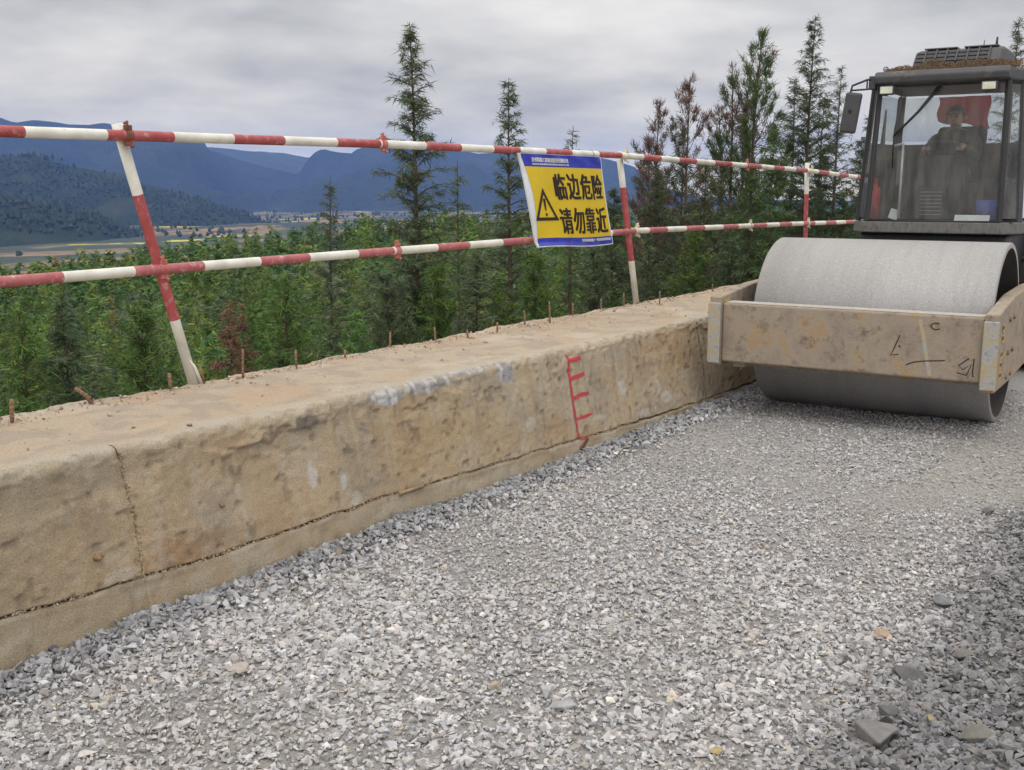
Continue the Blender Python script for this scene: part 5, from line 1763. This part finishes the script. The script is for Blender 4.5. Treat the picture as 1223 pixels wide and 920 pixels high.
tag(o, 'red cloth hanging in the cab behind the driver', 'cloth')
m_ = MB(); m_.lathe([(0, 0.0), (0, 0.052), (0.30, 0.054), (0.345, 0.03), (0.36, 0.018), (0.40, 0.018), (0.40, 0)], (-0.63, 1.93, 1.602), 2, 20)
m_.box((-0.63, 1.92, 2.01), (0.03, 0.09, 0.02))
o = m_.build('fire_extinguisher', M['ext_red']); o.matrix_world = rt_inv
tag(o, 'red fire extinguisher standing in the left corner of the cab', 'extinguisher')
m_ = MB(); m_.lathe([(0, 0), (0, 0.09), (0.20, 0.11), (0.20, 0.10), (0.02, 0.08)], (0.46, 1.92, 1.603), 2, 20); o = m_.build('bucket', M['blue_plastic']); o.matrix_world = rt_inv
tag(o, 'small blue bucket in the right corner behind the windscreen', 'bucket')
m_ = MB(); m_.box((0.36, 1.70, 1.63), (0.32, 0.006, 0.07), (R(-30), 0, 0)); o = m_.build('paper_sheet', M['paper']); o.matrix_world = rt_inv
tag(o, 'white paper lying at the foot of the windscreen on the right', 'paper')
m_ = MB(); m_.box((-0.40, 1.80, 1.66), (0.09, 0.01, 0.10), (0, 0.3, 0.3)); o = m_.build('paper_sheet', M['paper']); o.matrix_world = rt_inv
tag(o, 'small white card low on the left inside the cab', 'paper')

# ------------------------------------------------------------------ the driver
def skin_body(name, joints, bones, radii, root, levels=2):
    me = bpy.data.meshes.new(name)
    keys = list(joints)
    me.from_pydata([joints[k] for k in keys], [(keys.index(a), keys.index(b)) for a, b in bones], [])
    o = bpy.data.objects.new(name, me); COL.objects.link(o)
    o.modifiers.new('skin', 'SKIN').use_smooth_shade = True
    sv = me.skin_vertices[0].data
    for i, k in enumerate(keys):
        rr_ = radii[k]
        sv[i].radius = rr_ if isinstance(rr_, tuple) else (rr_, rr_)
        sv[i].use_root = (k == root)
    s = o.modifiers.new('sub', 'SUBSURF'); s.levels = levels; s.render_levels = levels
    dg = bpy.context.evaluated_depsgraph_get()
    me2 = bpy.data.meshes.new_from_object(o.evaluated_get(dg))
    bpy.data.objects.remove(o)
    return me2


J = {'pelvis': (-0.03, 2.82, 2.06), 'belly': (-0.03, 2.80, 2.20), 'chest': (-0.03, 2.76, 2.36), 'collar': (-0.03, 2.74, 2.475), 'neck': (-0.03, 2.725, 2.535),
     'skull': (-0.035, 2.705, 2.605), 'face': (-0.035, 2.695, 2.655), 'crown': (-0.035, 2.71, 2.735)}
RD = {'pelvis': (0.155, 0.12), 'belly': (0.145, 0.115), 'chest': (0.165, 0.12), 'collar': (0.10, 0.075), 'neck': (0.055, 0.055), 'skull': (0.070, 0.078), 'face': (0.083, 0.095), 'crown': (0.06, 0.07)}
BN = [('pelvis', 'belly'), ('belly', 'chest'), ('chest', 'collar'), ('collar', 'neck'), ('neck', 'skull'), ('skull', 'face'), ('face', 'crown')]
for s_, n_ in ((-1, 'l'), (1, 'r')):
    hand = (-0.04 + s_ * 0.165, 2.17, 2.33)
    J.update({n_ + 'sh': (-0.03 + s_ * 0.20, 2.75, 2.43), n_ + 'el': (-0.03 + s_ * 0.27, 2.52, 2.23), n_ + 'wr': (hand[0] + s_ * 0.015, 2.27, 2.345), n_ + 'pa': hand,
              n_ + 'hip': (-0.03 + s_ * 0.10, 2.72, 2.04), n_ + 'kn': (-0.03 + s_ * 0.17, 2.36, 2.06), n_ + 'an': (-0.03 + s_ * 0.17, 2.26, 1.70), n_ + 'toe': (-0.03 + s_ * 0.18, 2.12, 1.645)})
    RD.update({n_ + 'sh': 0.075, n_ + 'el': 0.052, n_ + 'wr': 0.030, n_ + 'pa': (0.038, 0.022), n_ + 'hip': 0.105, n_ + 'kn': 0.072, n_ + 'an': 0.048, n_ + 'toe': 0.038})
    BN += [('collar', n_ + 'sh'), (n_ + 'sh', n_ + 'el'), (n_ + 'el', n_ + 'wr'), (n_ + 'wr', n_ + 'pa'), ('pelvis', n_ + 'hip'), (n_ + 'hip', n_ + 'kn'), (n_ + 'kn', n_ + 'an'), (n_ + 'an', n_ + 'toe')]
    for k in range(4):                                     # fingers closed round the wheel rim
        fx = hand[0] + (k - 1.5) * 0.018
        ln_ = (0.85, 1.0, 0.95, 0.75)[k]
        a, b, c = n_ + 'f%da' % k, n_ + 'f%db' % k, n_ + 'f%dc' % k
        J.update({a: (fx, hand[1] - 0.032 * ln_, hand[2] + 0.008), b: (fx, hand[1] - 0.050 * ln_, hand[2] - 0.018), c: (fx, hand[1] - 0.030 * ln_, hand[2] - 0.036)})
        RD.update({a: 0.0095, b: 0.009, c: 0.008})
        BN += [(n_ + 'pa', a), (a, b), (b, c)]
    a, b = n_ + 'ta', n_ + 'tb'
    J.update({a: (hand[0] - s_ * 0.036, hand[1] + 0.010, hand[2] - 0.008), b: (hand[0] - s_ * 0.044, hand[1] - 0.020, hand[2] - 0.022)})
    RD.update({a: 0.011, b: 0.009}); BN += [(n_ + 'pa', a), (a, b)]
try:
    me = skin_body('person', J, BN, RD, 'pelvis', 2)
except Exception:
    me = None
M['jacket'] = pmat('dark_jacket', (0.022, 0.023, 0.027), 12, 0.9)
M['trousers'] = pmat('dark_trousers', (0.030, 0.032, 0.042), 12, 0.9)
M['skin'] = pmat('skin', (0.42, 0.25, 0.18), 9, 0.6)
M['hair'] = pmat('black_hair', (0.012, 0.011, 0.010), 30, 0.6)
person = link_mesh('person', me, [M['jacket'], M['trousers'], M['skin']])
for p_ in me.polygons:
    c = p_.center
    p_.material_index = 2 if (c.z > 2.525 or (c.y < 2.255 and c.z > 2.2)) else (1 if (c.z < 2.10 and c.y < 2.80) else 0)
    p_.use_smooth = True
person.matrix_world = rt_inv
tag(person, 'driver in a dark jacket sitting behind the windscreen of the roller, hands on the wheel', 'person')
hd = Vector((-0.035, 2.70, 2.655))
m_ = MB()
# hair cap as a shaped shell
vs, fs = [], []
for i in range(9):
    th = i / 8 * 1.72
    for k in range(20):
        a = 2 * math.pi * k / 20
        back = 0.5 + 0.5 * math.sin(a)                     # +y is the back of the head
        t = th * (0.62 + 0.38 * back)
        rx, ry, rz = 0.100, 0.112, 0.112
        vs.append((hd.x + rx * math.sin(t) * math.cos(a), hd.y + 0.012 + ry * math.sin(t) * math.sin(a), hd.z + 0.012 + rz * math.cos(t) + 0.004 * math.sin(7 * a + i)))
for i in range(8):
    for k in range(20):
        k2 = (k + 1) % 20
        fs.append((i * 20 + k, i * 20 + k2, (i + 1) * 20 + k2, (i + 1) * 20 + k))
m_.poly(vs, fs, 0, True)
h_ = m_.build('hair', M['hair'], person)
for s_ in (-1, 1):
    m_ = MB(); m_.lathe([(-0.010, 0.002), (-0.005, 0.009), (0.004, 0.009), (0.008, 0.001)], (hd.x + s_ * 0.034, hd.y - 0.094, hd.z + 0.002), 1, 10); m_.build('eye', M['hair'], person)
    m_ = MB(); m_.box((hd.x + s_ * 0.036, hd.y - 0.097, hd.z + 0.026), (0.042, 0.010, 0.009), (0, -s_ * 0.1, 0)); m_.build('eyebrow', M['hair'], person)
    m_ = MB(); m_.tube([(hd.x + s_ * 0.092, hd.y + 0.010, hd.z + 0.022), (hd.x + s_ * 0.104, hd.y + 0.014, hd.z), (hd.x + s_ * 0.092, hd.y + 0.008, hd.z - 0.032)], [0.012, 0.016, 0.008], 8); m_.build('ear', M['skin'], person)
m_ = MB(); m_.tube([(hd.x, hd.y - 0.088, hd.z + 0.012), (hd.x, hd.y - 0.112, hd.z - 0.024), (hd.x, hd.y - 0.092, hd.z - 0.034)], [0.008, 0.014, 0.010], 8); m_.build('nose', M['skin'], person)
M['lip'] = pmat('lips', (0.32, 0.13, 0.11), 9, 0.5)
m_ = MB(); m_.tube([(hd.x - 0.024, hd.y - 0.082, hd.z - 0.058), (hd.x, hd.y - 0.090, hd.z - 0.057), (hd.x + 0.024, hd.y - 0.082, hd.z - 0.058)], [0.003, 0.007, 0.003], 6); m_.build('mouth', M['lip'], person)
m_ = MB(); m_.tube([(-0.03 + 0.085 * math.cos(a), 2.735 + 0.072 * math.sin(a), 2.505 + 0.012 * math.sin(a)) for a in np.linspace(0, 2 * math.pi, 21)[:-1]], 0.020, 8, closed=True); m_.build('collar', M['jacket'], person)

# ------------------------------------------------------------------ single larger stones on the gravel
def rock(px, py, size, flat, tint_, label, seed, sink=0.25, rz=0.0):
    d = ray(px, py); g = CAM + d * ((0.0 - 1.9) / d[2])
    z = float(gz(np.array([g[0]]), np.array([g[1]]))[0])
    r_ = random.Random(seed)
    bm = bmesh.new()
    for i in range(13):
        v_ = Vector((r_.gauss(0, 1), r_.gauss(0, 1), r_.gauss(0, 1))).normalized() * r_.uniform(0.86, 1.05)
        bm.verts.new((v_.x * size, v_.y * size * 0.72, v_.z * size * flat))
    res = bmesh.ops.convex_hull(bm, input=bm.verts)
    bmesh.ops.delete(bm, geom=[e for e in res['geom_interior'] if isinstance(e, bmesh.types.BMVert)], context='VERTS')
    bmesh.ops.bevel(bm, geom=list(bm.edges), offset=size * 0.03, segments=1, affect='EDGES')
    bmesh.ops.triangulate(bm, faces=bm.faces)
    me = bpy.data.meshes.new('rock'); bm.to_mesh(me); bm.free()
    ca = me.color_attributes.new('tint', 'FLOAT_COLOR', 'POINT')
    ca.data.foreach_set('color', np.tile(np.array([*tint_, 1.0], np.float32), len(me.vertices)))
    o = link_mesh('rock', me, M['rock'])
    o.location = (g[0], g[1], z + size * flat * (0.5 - sink)); o.rotation_euler = (r_.uniform(-0.2, 0.2), r_.uniform(-0.2, 0.2), rz or r_.uniform(0, 6))
    return tag(o, label, 'rock', 'larger rocks on the gravel')


G1, G2, G3 = (0.20, 0.20, 0.205), (0.13, 0.125, 0.125), (0.38, 0.37, 0.36)
rock(1127, 722, 0.062, 0.75, G1, 'grey angular rock at the right, upper edge of the dark stone', 1)
rock(1045, 892, 0.115, 0.55, (0.19, 0.18, 0.175), 'biggest grey rock at the bottom, right of centre', 2)
rock(1053, 758, 0.052, 0.35, (0.38, 0.28, 0.20), 'flat tan orange stone lying on the gravel at the right', 3)
rock(1012, 787, 0.028, 0.8, G2, 'small dark stone left of and below the tan stone', 4)
rock(1085, 812, 0.075, 0.5, G2, 'dark slab of rock at the inner edge of the dark stone', 5)
rock(1150, 796, 0.060, 0.45, (0.17, 0.16, 0.15), 'flat dark rock among the dark stone on the right edge', 6)
rock(1060, 865, 0.050, 0.7, G2, 'dark stone just above the biggest rock', 7)
rock(1160, 906, 0.070, 0.5, (0.17, 0.16, 0.14), 'tan tinted rock at the bottom right corner', 8)
rock(1110, 880, 0.022, 0.8, (0.30, 0.26, 0.14), 'small yellowish stone in the dark gravel', 9)
rock(856, 897, 0.024, 0.8, (0.42, 0.34, 0.18), 'small yellow stone near the bottom edge', 10)
rock(286, 800, 0.070, 0.28, (0.42, 0.37, 0.33), 'large flat pinkish stone in the lower left of the road', 11)
rock(222, 868, 0.036, 0.55, (0.48, 0.47, 0.45), 'pale rounded stone at lower left, right one of a pair', 12)
rock(190, 872, 0.034, 0.5, (0.46, 0.45, 0.43), 'pale stone at lower left, left one of a pair', 13)
rock(252, 728, 0.046, 0.75, G3, 'light grey stone block against the foot of the wall below the first joint', 14)
rock(366, 683, 0.036, 0.9, (0.24, 0.235, 0.23), 'dark grey pointed stone near the wall foot', 15)
rock(352, 690, 0.026, 0.9, (0.44, 0.42, 0.41), 'small round pale stone beside the dark pointed stone', 16)
rock(405, 662, 0.034, 0.8, (0.40, 0.39, 0.38), 'pale stone at the wall foot, highest of the left stones', 17)
rock(52, 800, 0.050, 0.6, (0.36, 0.365, 0.38), 'bluish pale stone in the far left corner at the wall foot', 18)
rock(62, 787, 0.040, 0.5, (0.09, 0.09, 0.11), 'dark slate flake behind the bluish stone at far left', 19)
rock(40, 806, 0.044, 0.4, (0.10, 0.10, 0.11), 'dark flat stone in the far left corner', 20)
rock(655, 830, 0.050, 0.5, (0.40, 0.40, 0.41), 'long pale grey stone near the bottom centre', 21)
rock(592, 826, 0.038, 0.6, (0.38, 0.33, 0.24), 'tan rounded stone left of the long pale one', 22)
rock(672, 845, 0.056, 0.35, (0.34, 0.34, 0.35), 'flat grey slab near the bottom centre', 23)
rock(568, 614, 0.032, 0.7, (0.46, 0.46, 0.45), 'white stone close to the wall foot left of the red scale', 24)
rock(1180, 612, 0.05, 0.6, (0.15, 0.15, 0.155), 'dark stone near the right edge in front of the drum', 25)
